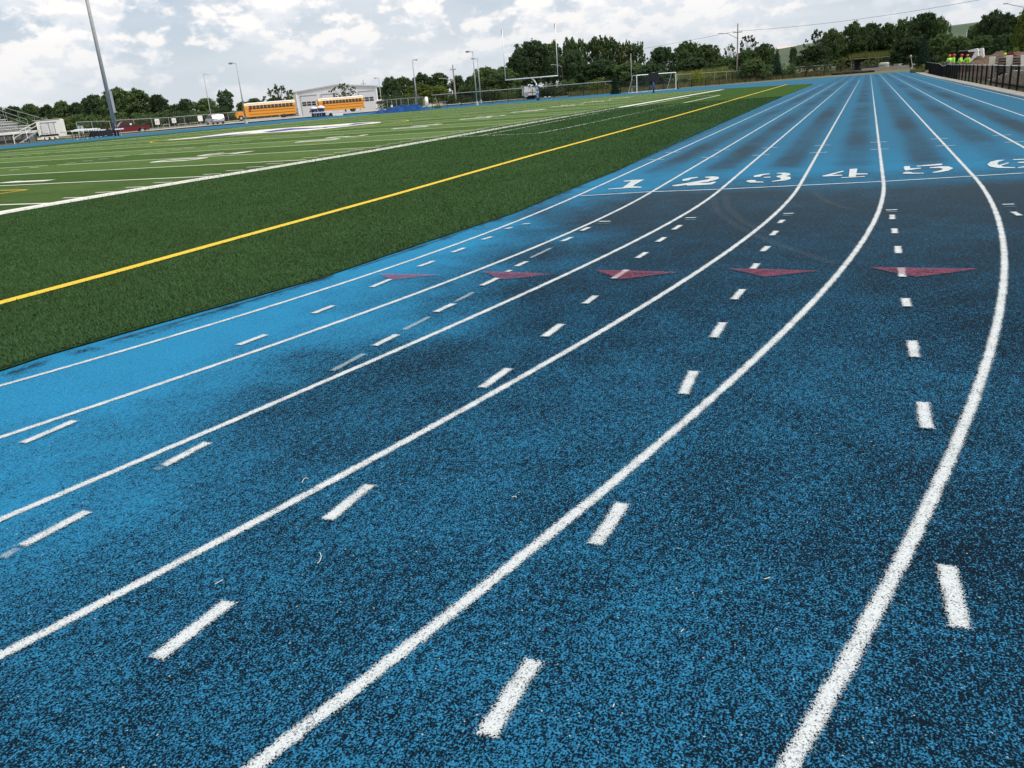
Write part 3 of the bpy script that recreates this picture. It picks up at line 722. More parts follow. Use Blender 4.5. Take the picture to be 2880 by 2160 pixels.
# ---- soccer goal (big)
def soccer_goal(p1, p2, h, depth, label, group, r=.06, mt=WHITE, net=True):
    a, b_ = Vector(p1), Vector(p2); t = thing('soccer_goal', label, 'soccer goal', (a+b_)/2, 0, group); c = (a+b_)/2
    a = a-c; b_ = b_-c; u = (b_-a).normalized(); bk = Vector((-u.y, u.x, 0))
    if bk.dot(Vector((c.x, c.y, 0))) < 0: bk = -bk
    up = Vector((0, 0, h))
    for s_ in (a, b_): MB().tube(s_, s_+up, r, r, 8).build('post', mt, t)
    MB().tube(a+up, b_+up, r, r, 8).build('crossbar', mt, t)
    for s_ in (a, b_):
        MB().path([s_+up, s_+up+bk*depth*.45, s_+bk*depth+Vector((0, 0, .05)), s_+Vector((0, 0, .05))], r*.45, 6).build('side_frame', mt, t)
    MB().tube(a+bk*depth+Vector((0, 0, .05)), b_+bk*depth+Vector((0, 0, .05)), r*.45, r*.45, 6).build('ground_bar', mt, t)
    if net:
        nm = mesh_material('goal_net', (.3, .3, .3), .12, .035, 0.)
        V = [a+up+bk*depth*.45, b_+up+bk*depth*.45, b_+bk*depth, a+bk*depth, a+up, b_+up]
        me = bpy.data.meshes.new('net'); me.from_pydata([tuple(v) for v in V], [], [(0, 1, 2, 3), (4, 5, 1, 0)]); uv = me.uv_layers.new()
        L_ = (b_-a).length
        for l, c_ in zip(me.loops, [(0, h), (L_, h), (L_, 0), (0, 0), (0, h+1), (L_, h+1), (L_, h), (0, h)]): uv.data[l.index].uv = c_
        me.materials.append(nm); o = bpy.data.objects.new('net', me); COL.objects.link(o); o.parent = t
    return t
a_ = gp(1791.5, 261); b_ = at(1901, 251.5, 0)
d1 = (a_-C0).dot(FW); b2 = base(1901, d1*1.0, 0.)
b2 = gp(1901, 251.5)
hh = zof(a_, 212)
G_S = 'soccer goals'
sg = soccer_goal(a_, b2, hh, 2.0, 'full size white soccer goal on the blue surface past the end line', G_S)
MB().tube((0, -.1, .12), (0, .1, .12), .13, .13, 12).build('wheel', RUBBER, sg, loc=(b2-(a_+b2)/2)+Vector((.2, -.3, 0)))
for (x0, x1, d, yt, lab) in ((462, 478, 175, 350.5, 'small white practice goal frame behind the fence, nearest the red pickup'), (504, 528, 168, 349, 'small practice goal frame with tan net between pickup and silver car'), (537, 558, 165, 346, 'small tipped practice goal frame just left of the silver car')):
    A, B = base(x0, d), base(x1, d+2.5)
    soccer_goal(A, B, zof(A, yt)-A.z, 1.0, lab, G_S, .05, GALV)

# ---- chain-link fences
LINK = mesh_material('chain_link', (.10, .10, .10), .07, .07, 0.)
LINKB = mesh_material('black_chain_link', (.012, .012, .014), .065, .14, 0.)
def fence(name, label, pts, tops, spacing, post_r, rail_r, mt_post, mt_rail, mt_mesh, group='fences around the track', zbase=None, midrail=False, px_posts=None):
    """pts ground points, tops z of the rail at each"""
    t = thing(name, label, 'fence', (0, 0, 0), 0, group)
    P = [Vector((p[0], p[1], hgt(p[0], p[1]) if zbase is None else zbase)) for p in pts]
    T = [Vector((p.x, p.y, z)) for p, z in zip(P, tops)]
    MB().path(T, rail_r, 6).build('top_rail', mt_rail, t)
    if midrail: MB().path([p.lerp(q, .08) for p, q in zip(P, T)], rail_r, 6).build('bottom_rail', mt_rail, t)
    for i in range(len(P)-1):
        L_ = (P[i+1]-P[i]).length; n = max(1, round(L_/spacing))
        for k in range(n+(1 if i == len(P)-2 else 0)):
            f_ = k/n; p = P[i].lerp(P[i+1], f_); q = T[i].lerp(T[i+1], f_)
            MB().tube(p-Vector((0, 0, .05)), q+Vector((0, 0, .03)), post_r, post_r, 6).build('post', mt_post, t)
    V = []; U = []; acc = 0
    for i in range(len(P)):
        if i: acc += (P[i]-P[i-1]).length
        V += [tuple(P[i]), tuple(T[i])]; U += [(acc, 0.), (acc, T[i].z-P[i].z)]
    me = bpy.data.meshes.new('mesh_panel'); me.from_pydata(V, [], [(2*i, 2*i+2, 2*i+3, 2*i+1) for i in range(len(P)-1)]); uv = me.uv_layers.new()
    for l in me.loops: uv.data[l.index].uv = U[l.vertex_index]
    me.materials.append(mt_mesh); o = bpy.data.objects.new('mesh_panel', me); COL.objects.link(o); o.parent = t
    return t
def fpts(lst):
    pts, tops = [], []
    for x, d, yt in lst: p = base(x, d); pts.append(p); tops.append(zof(p, yt))
    return pts, tops
p_, z_ = fpts([(224, 112, 344), (266, 114, 341.3), (316, 117, 341)])
fence('chain_link_fence', 'short chain-link fence section left of the tall stadium pole', p_, z_, 4, .04, .03, GALV, GALV, LINK)
p_, z_ = fpts([(331, 150, 338.5), (480, 160, 330.5), (684, 172, 314), (842, 182, 302.5)])
fence('chain_link_fence', 'long chain-link fence with grey top rail behind pickup, car and bus', p_, z_, 3.6, .04, .04, GALV, GALV, LINK)
p_, z_ = fpts([(1079, 165, 282), (1130, 156, 277.5), (1193, 148, 272.5)])
fence('chain_link_fence', 'chain-link fence running from the white building to the blue tarp pole', p_, z_, 3, .04, .04, GALV, GALV, LINK)
p_, z_ = fpts([(1216, 126, 267.8), (1340, 127, 258), (1474, 129, 248), (1600, 131, 238), (1722, 133, 228)])
fence('chain_link_fence', 'chain-link fence with black posts passing behind the goalpost', p_, z_, 2.6, .04, .04, BLACK, GALV, LINKB)
p_, z_ = fpts([(1745, 128, 230), (1905, 134, 227.5), (2060, 141, 217), (2200, 147, 208), (2330, 152, 199.5), (2430, 155, 191.5), (2512, 156, 179), (2560, 150, 177)])
fence('black_rail_fence', 'low black fence past the far turn in front of grass and small trees', p_, z_, 3.0, .045, .03, BLACK, BLACK, LINKB)
p_, z_ = fpts([(1905, 150, 210), (2010, 156, 203), (2200, 164, 192), (2390, 172, 177)])
fence('chain_link_fence', 'faint taller chain-link fence behind the low black fence', p_, z_, 3.0, .035, .03, GALV, GALV, LINK)
# near fence on the right: close black posts and wire mesh, pale top rail
WIREM = mesh_material('black_welded_mesh', (.010, .010, .012), .05, .33, 0.)
xs_ = [22+2.15*i for i in range(0, 22)]
pts = [(x, -5.62, 0) for x in (20.0, 68.5)]
t = fence('trackside_fence', 'long black mesh fence with pale top rail along the right edge of the track', pts, [.965, .965], 2.14, .045, .022, BLACK, SILVER, WIREM)
for ch in list(t.children):
    if ch.name.startswith('post'):
        me = ch.data; c0_ = Vector(me.vertices[0].co)
m_ = MB()
for k in range(1, 24):
    m_.tube((20, -5.60, .04*k), (68.5, -5.60, .04*k), .0035, .0035, 3, cap=False)
m_.build('horizontal_wires', BLACK, t)
wav = [(69, -5.7, .0), (76, -5.8, 0), (80, -5.85, 0), (82, -5.7, 0), (90, -5.9, 0), (101, -6.0, 0), (118, -6.3, 0)]
t = fence('trackside_fence', 'far stretch of black trackside fence with a sagging wavy top edge', wav, [.95, .92, .98, .80, 1.0, 1.05, 1.15], 2.2, .07, .025, BLACK, SILVER, mesh_material('dark_windscreen_mesh', (.010, .010, .012), .05, .62, 0.))

# ---- signs on the far fence
for x, y, w, h_, lab in ((447.5, 342.5, .75, .95, 'white parking sign with two dark bars, nearest the pickup'), (494, 339, .7, .8, 'small white fence sign in the middle of the three'), (567, 333, .8, .95, 'blank white fence sign just left of the silver car')):
    P = base(x, 150); z_ = zof(P, y); P.z = z_
    t = thing('fence_sign', lab, 'sign', P, face(P), 'signs on the chain-link fence')
    MB().box((0, 0, 0), (w, .03, h_)).build('panel', WHITE, t)
    if x < 560:
        for s in (-.14, .14): MB().box((s, -.02, -.02), (.09, .008, h_*.55)).build('marking', mat('sign_grey', (.16, .17, .17), .6), t)
    MB().tube((0, .06, -z_-.5), (0, .06, .6), .03, .03, 6).build('sign_post', GALV, t)

# ---- bleachers
P0 = base(122, 104)           # right front corner of the deck, on the ground
azb = face(P0)
t = thing('bleachers', 'silver aluminium grandstand with railings and stairs at the left edge', 'bleachers', P0, azb)
s_ = 104/F      # metres per source pixel there
dk = 1.35
PL = ALU
# seen obliquely: rows run left (-x) and slightly towards the camera, each row steps back, up and left
run, rise = .66, .305
for k in range(13):
    x1 = -1.0-.60*k if k > 1 else -.9; z_ = dk+.18+rise*k; y_ = .9+run*k
    MB().box((x1/2-9, y_, z_+.18), (18+x1, .26, .045)).build('seat_plank', PL, t) if False else None
    L_ = 16.0
    MB().box((x1-L_/2, y_, z_+.20), (L_, .27, .05)).build('seat_plank', PL, t, bevel=.008)
    MB().box((x1-.15-L_/2, y_+.36, z_), (L_, .34, .045)).build('foot_plank', PL, t)
    MB().box((x1-.15-L_/2, y_+.20, z_-.02), (L_, .02, .24)).build('riser', mat('riser_metal', (.46, .45, .46), .5, .3), t)
MB().box((-8.6, .25, dk), (16.8, 1.3, .08)).build('front_deck', PL, t)
MB().box((-8.6, -.42, dk-.12), (16.8, .05, .24)).build('deck_fascia', PL, t)
for zz in (dk+.55, dk+1.08): MB().tube((-17, -.4, zz), (-2.2, -.4, zz), .035, .035, 6).build('front_rail', GALV, t)
for k in range(8): MB().tube((-2.3-1.75*k, -.4, 0 if k % 2 else dk), (-2.3-1.75*k, -.4, dk+1.1), .035, .035, 6).build('rail_post', GALV if k % 2 else mat('dark_steel', (.07, .07, .08), .5), t)
m_ = MB()
for k in range(9):
    for yy in (.2, 2.6, 5.2, 7.6):
        zt_ = dk+max(0, (yy-.9))/run*rise
        if -1.4-.5*yy-1.8*k < -1.2: m_.tube((-1.4-.55*yy-1.8*k, yy, 0), (-1.4-.55*yy-1.8*k, yy, zt_), .05, .05, 5)
    m_.tube((-1.8-1.8*k, .2, .2), (-2.8-1.8*k, 5.2, 2.6), .035, .035, 5)
m_.build('understructure', mat('dark_steel', (.07, .07, .08), .5), t)
MB().box((-8.6, 2.0, .62), (16, .04, 1.1)).build('under_stand_shade', mat('shade_grey', (.16, .17, .17), .7), t)  # grey sheet standing in for the shade beneath the seating rows
m_ = MB()
for k in range(3):
    xx, yy, zz = -1.0-.60*(k*3.6)-.2, .9+run*(k*3.6), dk+rise*k*3.6
    m_.tube((xx, yy, zz), (xx, yy, zz+1.25), .03, .03, 6)
m_.build('side_post', GALV, t)
for zz in (1.25, .75): MB().tube((-1.2, .9, dk+zz+.1), (-1.0-.60*12-.2, .9+run*12, dk+rise*12+zz), .028, .028, 6).build('side_rail', GALV, t)
me_pts = [Vector((-1.2-.60*10-.2, .9+run*10, dk+rise*10)), Vector((-8.6, .9+run*12.5, dk+rise*12.5))]
for k in range(4):
    MB().tube((-4.5-1.7*k, 6.0+1.1*k, dk+rise*(7+1.6*k)), (-4.5-1.7*k, 6.0+1.1*k, dk+rise*(7+1.6*k)+1.45), .035, .035, 6).build('guard_post', GALV, t)
# stairs coming down towards the left in front, with handrails
st = MB().prism([(0, dk), (.25, dk), (-2.1, .08), (-2.35, .08)], 'y', -1.9, -1.85); st.prism([(0, dk), (.25, dk), (-2.1, .08), (-2.35, .08)], 'y', -.65, -.6)
st = st.build('stair_stringer', SILVER, t, loc=(-.3, 0, 0))
for k in range(6): MB().box((-.25-.36*k-.15, -1.25, dk-.2-.2*k), (.30, 1.25, .04)).build('stair_tread', PL, t)
for yy in (-1.9, -.62):
    for zz in (.95, .55):
        MB().path([(.2, yy, dk+zz), (-.3, yy, dk+zz), (-2.9, yy, .1+zz+.1), (-3.1, yy, zz-.1)], .032, 6).build('handrail', WHITE, t)
    for k, xx in enumerate((-.25, -1.6, -3.1)): MB().tube((xx, yy, max(0., dk-(.0 if k == 0 else .62*(-xx-.25)))-.0), (xx, yy, max(0., dk-.46*(-xx-.25))+.95 if k < 2 else .9), .03, .03, 6).build('handrail_post', WHITE, t)
MB().box((-.25, -1.25, dk-.02), (1.2, 1.3, .05)).build('stair_landing', PL, t)
# rear side stair rails rising behind
for yy0 in (0, .5):
    MB().path([(.9, 1.2+yy0, dk+.5), (.8, 1.2+yy0, dk+1.45-.2), (-3.8, 6.5+yy0, dk+3.2)], .03, 6).build('handrail', GALV, t)
for f_ in (.25, .62, .98): MB().tube((.8-4.6*f_, 1.2+5.3*f_, dk+.1+1.4*f_), (.8-4.6*f_, 1.2+5.3*f_, dk+1.25+1.95*f_), .03, .03, 6).build('handrail_post', GALV, t)
MB().box((-5.9, -.46, dk+.35), (.62, .03, .55)).build('orange_sign', mat('orange_sign', (.80, .36, .05), .5), t)
txt('S', .42, WHITE, t, (-5.9, -.482, dk+.35), (R(90), 0, 0), name='sign_mark')

# ---- concession trailer
P = base(150, 108)
t = thing('concession_trailer', 'white box trailer with twin wheels parked right of the bleachers', 'trailer', P, face(P, -.12))
zt = zof(P, 337)
w_ = 66*108/F
body = MB(); body.prism([(-w_/2, .62), (w_/2-.75, .62), (w_/2-.75, .38), (w_/2, .38), (w_/2, zt-.05), (w_/2-.2, zt), (-w_/2+.1, zt-.08), (-w_/2, zt-.16)], 'y', 0, 2.1)
body.build('body', WHITE, t, bevel=.02)
MB().box((-.25, 1.05, zt+.03), (w_+.1, 2.2, .07)).build('roof', mat('dusty_roof', (.50, .42, .38), .7), t)
for x_, w2 in ((-.62, 1.0), (.22, .62)): MB().box((x_-.1, -.02, zt-1.05), (w2*.78, .03, 1.15)).build('serving_hatch', mat('panel_white', (.66, .66, .66), .5, var=.04), t, bevel=.01)
for x_ in (-1.05, -.12, .52): MB().box((x_, -.045, zt-1.0), (.05, .03, 1.35)).build('hatch_frame', mat('grey_trim', (.30, .31, .33), .5), t)
MB().box((-.1, -.03, zt-.30), (1.9, .05, .06)).build('hatch_rail', mat('grey_trim', (.30, .31, .33), .5), t)
MB().box((-.3, .02, .64), (w_-.9, .1, .2)).build('recess_shade', BLACK, t)  # solid black bar in place of the shade in the gap above the fender
fn = MB(); fn.prism([(-1.5, .18), (-1.25, .5), (.62, .5), (.72, .18), (.55, .12), (.3, .42), (-.95, .42), (-1.15, .12)], 'y', -.18, .05); fn.build('fender', WHITE, t, bevel=.01)
for x_ in (-.66, -.02):
    wv = MB().tube((x_, -.16, .30), (x_, .06, .30), .31, .31, 20).build('wheel', RUBBER, t)
    MB().tube((x_, -.18, .30), (x_, -.15, .30), .21, .19, 16).build('rim', WHITE, wv)
for k in range(3): MB().box((w_/2-.52+.17*k, -.012, .88), (.09, .01, .13)).build('faded_lettering', mat('faded_pink', (.50, .33, .36), .6), t)
MB().box((w_/2+.45, .1, .95), (.95, .35, .05)).build('fold_out_shelf', WHITE, t); MB().box((w_/2+.3, .0, .42), (.6, .25, .05)).build('step', WHITE, t)
MB().tube((w_/2+.85, .1, 0), (w_/2+.85, .1, .95), .03, .03, 6).build('shelf_leg', GALV, t)
MB().tube((w_/2+.12, -.05, 0), (w_/2+.12, -.05, .45), .03, .03, 6).build('jack_stand', GALV, t)
MB().box((-w_/2+.1, -.05, .28), (.9, .3, .22)).build('hitch_box', WHITE, t)

# ---- hurdles stacked together, bench
hp = thing('hurdle', 'white topped track hurdle, leftmost of the row left of the tall pole', 'hurdle', (0, 0, 0), 0, 'hurdles stored left of the tall stadium pole')
MB().box((0, 0, .92), (1.15, .03, .16)).build('top_bar', WHITE, hp, bevel=.008)
for s in (-.52, .52):
    MB().tube((s, 0, 0.03), (s, 0, .86), .035, .035, 6).build('leg', BLACK, hp)
    MB().tube((s, 0, .03), (s, -.68, .03), .025, .025, 6).build('foot', WHITE, hp)
hl = [(219, 101, .3, 'leftmost and lowest'), (228, 100.5, .15, 'second from the left'), (235, 100.7, -.2, 'third from the left'), (243, 100.6, .1, 'fourth from the left'), (249, 101.3, -.1, 'fifth from the left'), (258, 100.2, .2, 'highest standing middle'), (265, 100.6, 0., 'seventh from the left'), (273, 100.9, -.15, 'eighth from the left'), (281, 101.2, .1, 'second from the right'), (288, 101.6, -.2, 'rightmost')]
hz_ = [366, 363.5, 362.5, 363, 366, 361.5, 361, 362, 364.5, 364.5]
for i, ((x, d, a, w), yt) in enumerate(zip(hl, hz_)):
    P = base(x, d-1.5); P.z = -.05+.02*i; h_ = zof(P, yt)-P.z
    lab = 'white-topped track hurdle, %s in the cluster left of the tall pole' % w
    o = hp if i == 0 else dup(hp)
    o.location = P; o.rotation_euler = (0, 0, face(P, a)); o['label'] = lab; o.scale = (1, 1, h_/1.0)
for x, lab in ((1534, 'small white hurdle frame left of its twin at the foot of the goalpost'), (1546, 'brighter white hurdle frame right of the goalpost base')):
    P = base(x, 118, 0.); o = dup(hp, None, P, face(P, .5), lab, 'hurdles by the goalpost', (.30, .5, .46))
P = base(273, 104, 0.)
tag(MB().prism([(-.9, 0), (1.9, 0), (1.8, .75), (1.1, .92), (.5, .7), (-.3, .8), (-.8, .5)], 'y', 0, 1.2).build('tarp_pile', mat('black_tarp', (.012, .014, .02), .6, bump=.5, bs=4.), loc=P, rz=face(P), bevel=.06), 'black tarped equipment heap behind the stored hurdles', 'tarp pile')
for x, lab in ((229.5, 'left grey crate standing above the hurdles'), (237.5, 'right grey crate standing above the hurdles')):
    P = base(x, 105, 0.); zz = zof(P, 360)
    t = thing('equipment_case', lab, 'case', (P.x, P.y, .55), face(P), 'grey cases above the hurdles')
    MB().box((0, 0, (zz-.55)/2+.12), (.32, .3, zz-.3)).build('case_body', mat('case_grey', (.42, .44, .45), .5), t, bevel=.02)
    MB().box((0, 0, zz-.28), (.34, .32, .03)).build('lid', mat('case_grey', (.42, .44, .45), .5), t)
P = base(340, 96, 0.)
t = thing('white_bench', 'narrow white-topped bench just right of the tall stadium pole base', 'bench', P, face(P))
zz = zof(P, 363); MB().box((0, 0, zz), (.95, .35, .13)).build('top', WHITE, t, bevel=.01)
for s in (-.38, .1): MB().tube((s, 0, 0), (s, 0, zz), .03, .03, 6).build('leg', GALV, t)

# ---- vehicles
def wheel(par, x, y, r, w, rimr, rim=CHROME):
    wv = MB().tube((x, y-w/2, r), (x, y+w/2, r), r, r, 24).build('wheel', RUBBER, par)
    sgn = -1 if y < 0 else 1
    MB().tube((x, y+sgn*(w/2-.01), r), (x, y+sgn*(w/2+.02), r), rimr, rimr*.85, 16).build('rim', rim, wv)
def bus(P, rz, label, sc=1.):
    t = thing('school_bus', label, 'school bus', P, rz, 'parked yellow school buses')
    L = 9.4; x0 = -L/2; W_ = 2.4
    # body with rounded roof shoulders (cross-section in y,z extruded along x)
    low = [(-1.2, .55), (1.2, .55), (1.2, 2.05), (-1.2, 2.05)]
    MB().prism(low, 'x', x0, L/2).build('lower_body', YEL, t, bevel=.04)
    upb = [(-1.2, 2.052), (1.2, 2.052), (1.2, 2.5), (1.12, 2.78), (.92, 2.93), (.5, 3.02), (-.5, 3.02), (-.92, 2.93), (-1.12, 2.78), (-1.2, 2.5)]
    MB().prism([(y, z) for y, z in upb if z < 2.6], 'x', x0, L/2).build('window_band', YEL, t)
    MB().prism([(-1.205, 2.5), (-1.13, 2.79), (-.93, 2.95), (-.5, 3.05), (.5, 3.05), (.93, 2.95), (1.13, 2.79), (1.205, 2.5)], 'x', x0-.05, L/2+.02).build('roof', mat('bus_roof_yellow', (.78, .58, .34), .35, var=.05), t, bevel=.03)
    MB().prism([(-1.08, 2.93), (-.9, 3.02), (-.4, 3.08), (.4, 3.08), (.9, 3.02), (1.08, 2.93)], 'x', x0+.6, L/2-.2).build('white_roof_panel', WHITE, t)
    for sgn in (-1, 1):
        for k in range(12):
            xx = x0+1.15+k*.68
            f = MB().box((xx, sgn*1.205, 2.27), (.55, .02, .58)).build('window', GLASS, t)
            MB().box((xx, sgn*1.22, 2.27), (.50, .015, .03)).build('sash_bar', mat('sash', (.2, .2, .2), .5), f)
        for zz in (1.95, 1.55, 1.0): MB().box((.3, sgn*1.212, zz), (L-.9, .02, .05)).build('rub_rail', BLACK, t)
        MB().box((2.6, sgn*1.21, 1.2), (1.25, .02, 1.0)).build('wheel_arch', BLACK, t) if False else None
    # cowl and hood
    MB().prism([(x0-1.75, .6), (x0-1.72, 1.25), (x0-1.55, 1.55), (x0-.2, 1.75), (x0+.02, 1.8), (x0+.02, .6)], 'y', -.95, .95).build('hood', YEL, t, bevel=.06)
    for sgn in (-1, 1):
        MB().prism([(x0-1.6, .55), (x0-1.55, 1.05), (x0-1.2, 1.22), (x0-.4, 1.22), (x0-.05, .9), (x0, .55), (x0-.35, .55), (x0-.5, .95), (x0-1.15, .95), (x0-1.3, .55)], 'y', sgn*.9, sgn*1.22).build('fender', YEL, t, bevel=.02)
        MB().tube((x0-1.76, sgn*.72, 1.05), (x0-1.7, sgn*.72, 1.05), .13, .13, 12).build('headlight', WHITE, t)
        mm = MB(); mm.path([(x0-.3, sgn*1.1, 1.7), (x0-.9, sgn*1.35, 2.1)], .02, 5); mm.box((x0-.9, sgn*1.38, 2.15), (.06, .22, .34)); mm.build('mirror', BLACK, t)
        wheel(t, x0-.82, sgn*1.02, .47, .28, .26, SILVER); wheel(t, 2.35, sgn*1.0, .49, .38, .24, mat('dark_rim', (.05, .05, .05), .5))
    MB().box((x0-1.72, 0, 1.05), (.05, 1.1, .5)).build('grille', mat('grille_grey', (.16, .16, .16), .4, .5), t)
    MB().box((x0-1.85, 0, .62), (.16, 2.3, .26)).build('bumper', BLACK, t, bevel=.03)
    ws = MB().box((x0-.03, 0, 2.25), (.05, 2.0, .62)).build('windshield', GLASS, t)
    MB().box((x0-.065, 0, 2.25), (.02, .06, .62)).build('divider', YEL, ws)
    MB().box((x0-.12, 0, 2.78), (.18, 1.6, .22)).build('destination_hood', YEL, t, bevel=.03)
    MB().box((L/2+.04, 0, .62), (.1, 2.3, .25)).build('rear_bumper', BLACK, t)
    MB().box((L/2+.01, 0, 2.2), (.03, 1.6, .5)).build('rear_window', GLASS, t)
    st_ = MB().tube((x0+1.0, -1.25, 1.75), (x0+1.0, -1.27, 1.75), .2, .2, 8).build('stop_sign', mat('stop_red', (.55, .02, .02), .5), t)
    return t
# bus 1
P = base(764, 150); P.z += .15
b1 = bus(P, face(P, .05), 'yellow school bus behind the thin light pole, hood pointing left'); b1.scale = (.94, .94, .94)
P = base(962, 166); P.z += .1
b2b = dup(b1, None, P, face(P, .12), 'yellow school bus in front of the white building, front hidden by the navy bins')
# red pickup
P = base(364, 124); P.z -= .28
t = thing('pickup_truck', 'dark red pickup truck parked behind the tall pole, cab towards the left', 'pickup', P, face(P, .15))
MB().prism([(-2.75, .45), (-2.8, .85), (-2.6, 1.05), (-1.55, 1.12), (.75, 1.15), (.75, 1.12), (2.75, 1.15), (2.8, .9), (2.75, .5), (2.3, .45), (2.15, .75), (1.9, .88), (1.55, .88), (1.3, .75), (1.15, .42), (-1.5, .42), (-1.65, .75), (-1.9, .88), (-2.2, .88), (-2.45, .7), (-2.55, .45)], 'y', -.98, .98).build('body', RED, t, bevel=.04)
MB().prism([(-1.55, 1.1), (-.95, 1.78), (-.7, 1.88), (.55, 1.9), (.75, 1.78), (.85, 1.12)], 'y', -.82, .82).build('cab', RED, t, bevel=.05)
for sgn in (-1, 1):
    MB().prism([(-1.35, 1.15), (-.88, 1.70), (-.35, 1.76), (-.35, 1.15)], 'y', sgn*.82, sgn*.845).build('window', GLASS, t)
    MB().prism([(-.27, 1.15), (-.27, 1.76), (.5, 1.78), (.62, 1.68), (.68, 1.15)], 'y', sgn*.82, sgn*.845).build('window', GLASS, t)
    wheel(t, -2.05, sgn*.86, .40, .24, .25); wheel(t, 1.72, sgn*.86, .40, .24, .25)
MB().box((.3, -.86, 1.45), (.26, .012, .24)).build('window_sticker', WHITE, t)
MB().prism([(-1.56, 1.13), (-.99, 1.77), (-.94, 1.74), (-1.5, 1.1)], 'y', -.74, .74).build('windshield', GLASS, t)
MB().box((-2.78, 0, .85), (.06, 1.5, .3)).build('grille', CHROME, t); MB().box((2.86, 0, .55), (.14, 1.9, .2)).build('rear_bumper', CHROME, t, bevel=.02)
MB().box((-2.86, 0, .5), (.14, 1.9, .2)).build('front_bumper', CHROME, t, bevel=.02)
for sgn in (-1, 1): MB().box((2.79, sgn*.85, .98), (.04, .18, .28)).build('tail_light', REDL, t)
MB().box((1.75, 0, 1.20), (1.9, 1.9, .06)).build('bed_rail', BLACK, t)
# silver suv, rear towards the camera
P = base(606, 138)
t = thing('silver_car', 'silver estate car seen from behind under the slim light pole', 'car', P, face(P, 1.57+.30))
pr = [(-2.2, .35), (-2.25, .75), (-2.0, .95), (-1.2, 1.05), (-.55, 1.48), (.2, 1.60), (1.6, 1.58), (2.0, 1.45), (2.25, 1.0), (2.32, .6), (2.28, .35), (1.9, .32), (1.75, .6), (1.5, .7), (1.2, .6), (1.05, .32), (-1.0, .32), (-1.15, .6), (-1.4, .7), (-1.7, .6), (-1.85, .35)]
pr = [(-x, z) for x, z in pr]   # nose away from the camera
MB().prism(pr, 'y', -.92, .92).build('body', SILVER, t, bevel=.05)
for sgn in (-1, 1):
    MB().prism([(-(-1.05), 1.02), (.5, 1.42), (-.1, 1.50), (-1.55, 1.48), (-1.85, 1.30), (-2.0, 1.02)], 'y', sgn*.92, sgn*.935).build('window', GLASS, t)
    wheel(t, 1.4, sgn*.82, .33, .22, .2); wheel(t, -1.5, sgn*.82, .33, .22, .2)
    MB().box((-2.20, sgn*.74, .93), (.12, .40, .16)).build('tail_light', REDL, t)
MB().prism([(-1.93, 1.48), (-2.18, 1.05), (-2.21, 1.07), (-1.97, 1.5)], 'y', -.72, .72).build('rear_window', GLASS, t)
MB().box((-2.34, 0, .42), (.08, 1.75, .2)).build('bumper', mat('grey_plastic', (.12, .12, .13), .5), t, bevel=.02)
MB().box((-2.33, 0, .78), (.02, .5, .13)).build('number_plate', WHITE, t)
MB().box((0, 0, 1.63), (1.9, 1.3, .04)).build('roof_rails', SILVER, t)

# ---- white building
Pl = base(841, 208); rzb = face(Pl, .04); u_ = Vector((math.cos(rzb), math.sin(rzb), 0)); lo, hi = 5., 60.
for _ in range(40):
    mdl = (lo+hi)/2; Q = Pl+u_*mdl-C0; px_ = W0/2+F*Q.dot(RT)/Q.dot(FW)
    lo, hi = (mdl, hi) if px_ < 1067 else (lo, mdl)
Pr = Pl+u_*lo; cw = (Pl+Pr)/2; vec = Pr-Pl; wd_ = lo
t = thing('workshop_building', 'long white metal workshop with low gable and garage doors behind the buses', 'building', (cw.x, cw.y, 0), rzb)
zl, zr = zof(Pl, 260), zof(Pr, 243); ze = (zl+zr)/2; zp = ze+.95
WS = mat('white_siding', (.62, .63, .66), .5, var=.05)
DR = mat('door_white', (.55, .56, .58), .5, var=.05)
hw = wd_/2
MB().prism([(-hw, -1), (hw, -1), (hw, ze), (0, zp), (-hw, ze)], 'y', 0, 28).build('wall', WS, t)
MB().prism([(-hw-.3, ze-.05), (0, zp), (hw+.3, ze-.05), (hw+.3, ze+.2), (0, zp+.27), (-hw-.3, ze+.2)], 'y', -.3, 28.3).build('roof', mat('roof_grey', (.45, .46, .48), .5), t)
m_ = MB()
for k in range(int(wd_/.6)): m_.box((-hw+.3+k*.6, -.03, ze/2-.5), (.04, .04, ze+.8))
m_.build('siding_ribs', WS, t)
for xc, tp in ((-hw+wd_*.145, zof(Pl, 272)), (-hw+wd_*.40, zof(Pl, 272)), (-hw+wd_*.86, zof(Pl, 272))):
    dr = MB().box((xc, -.1, tp/2-.3), (wd_*.185, .12, tp+.6)).build('garage_door', DR, t)
    MB().box((xc, -.12, tp+.06), (wd_*.2, .2, .16)).build('door_lintel', mat('trim_grey', (.25, .26, .28), .5), dr)
    for a in range(3):
        for b_ in range(2): MB().box((xc+(a-1)*wd_*.058, -.17, tp*.50+b_*.55), (wd_*.05, .04, .42)).build('door_window', GLASS, dr)
for xx in (-hw+.15, hw-.15): MB().box((xx, -.06, ze/2), (.3, .12, ze)).build('corner_trim', WHITE, t)
P = base(1071, 190); P.z -= .1
t = thing('white_van', 'white van roof showing at the right corner of the workshop', 'van', P, face(P))
MB().prism([(-1.1, .3), (1.1, .3), (1.12, 1.2), (.9, 2.0), (.5, 2.12), (-.7, 2.12), (-1.05, 1.9), (-1.12, 1.2)], 'y', 0, 4.5).build('body', WHITE, t, bevel=.1)
MB().box((0, -.03, 1.55), (1.6, .05, .5)).build('windshield', GLASS, t)
for sgn in (-.85, .85): MB().tube((sgn-.1, .9, .35), (sgn+.1, .9, .35), .35, .35, 16).build('wheel', RUBBER, t)

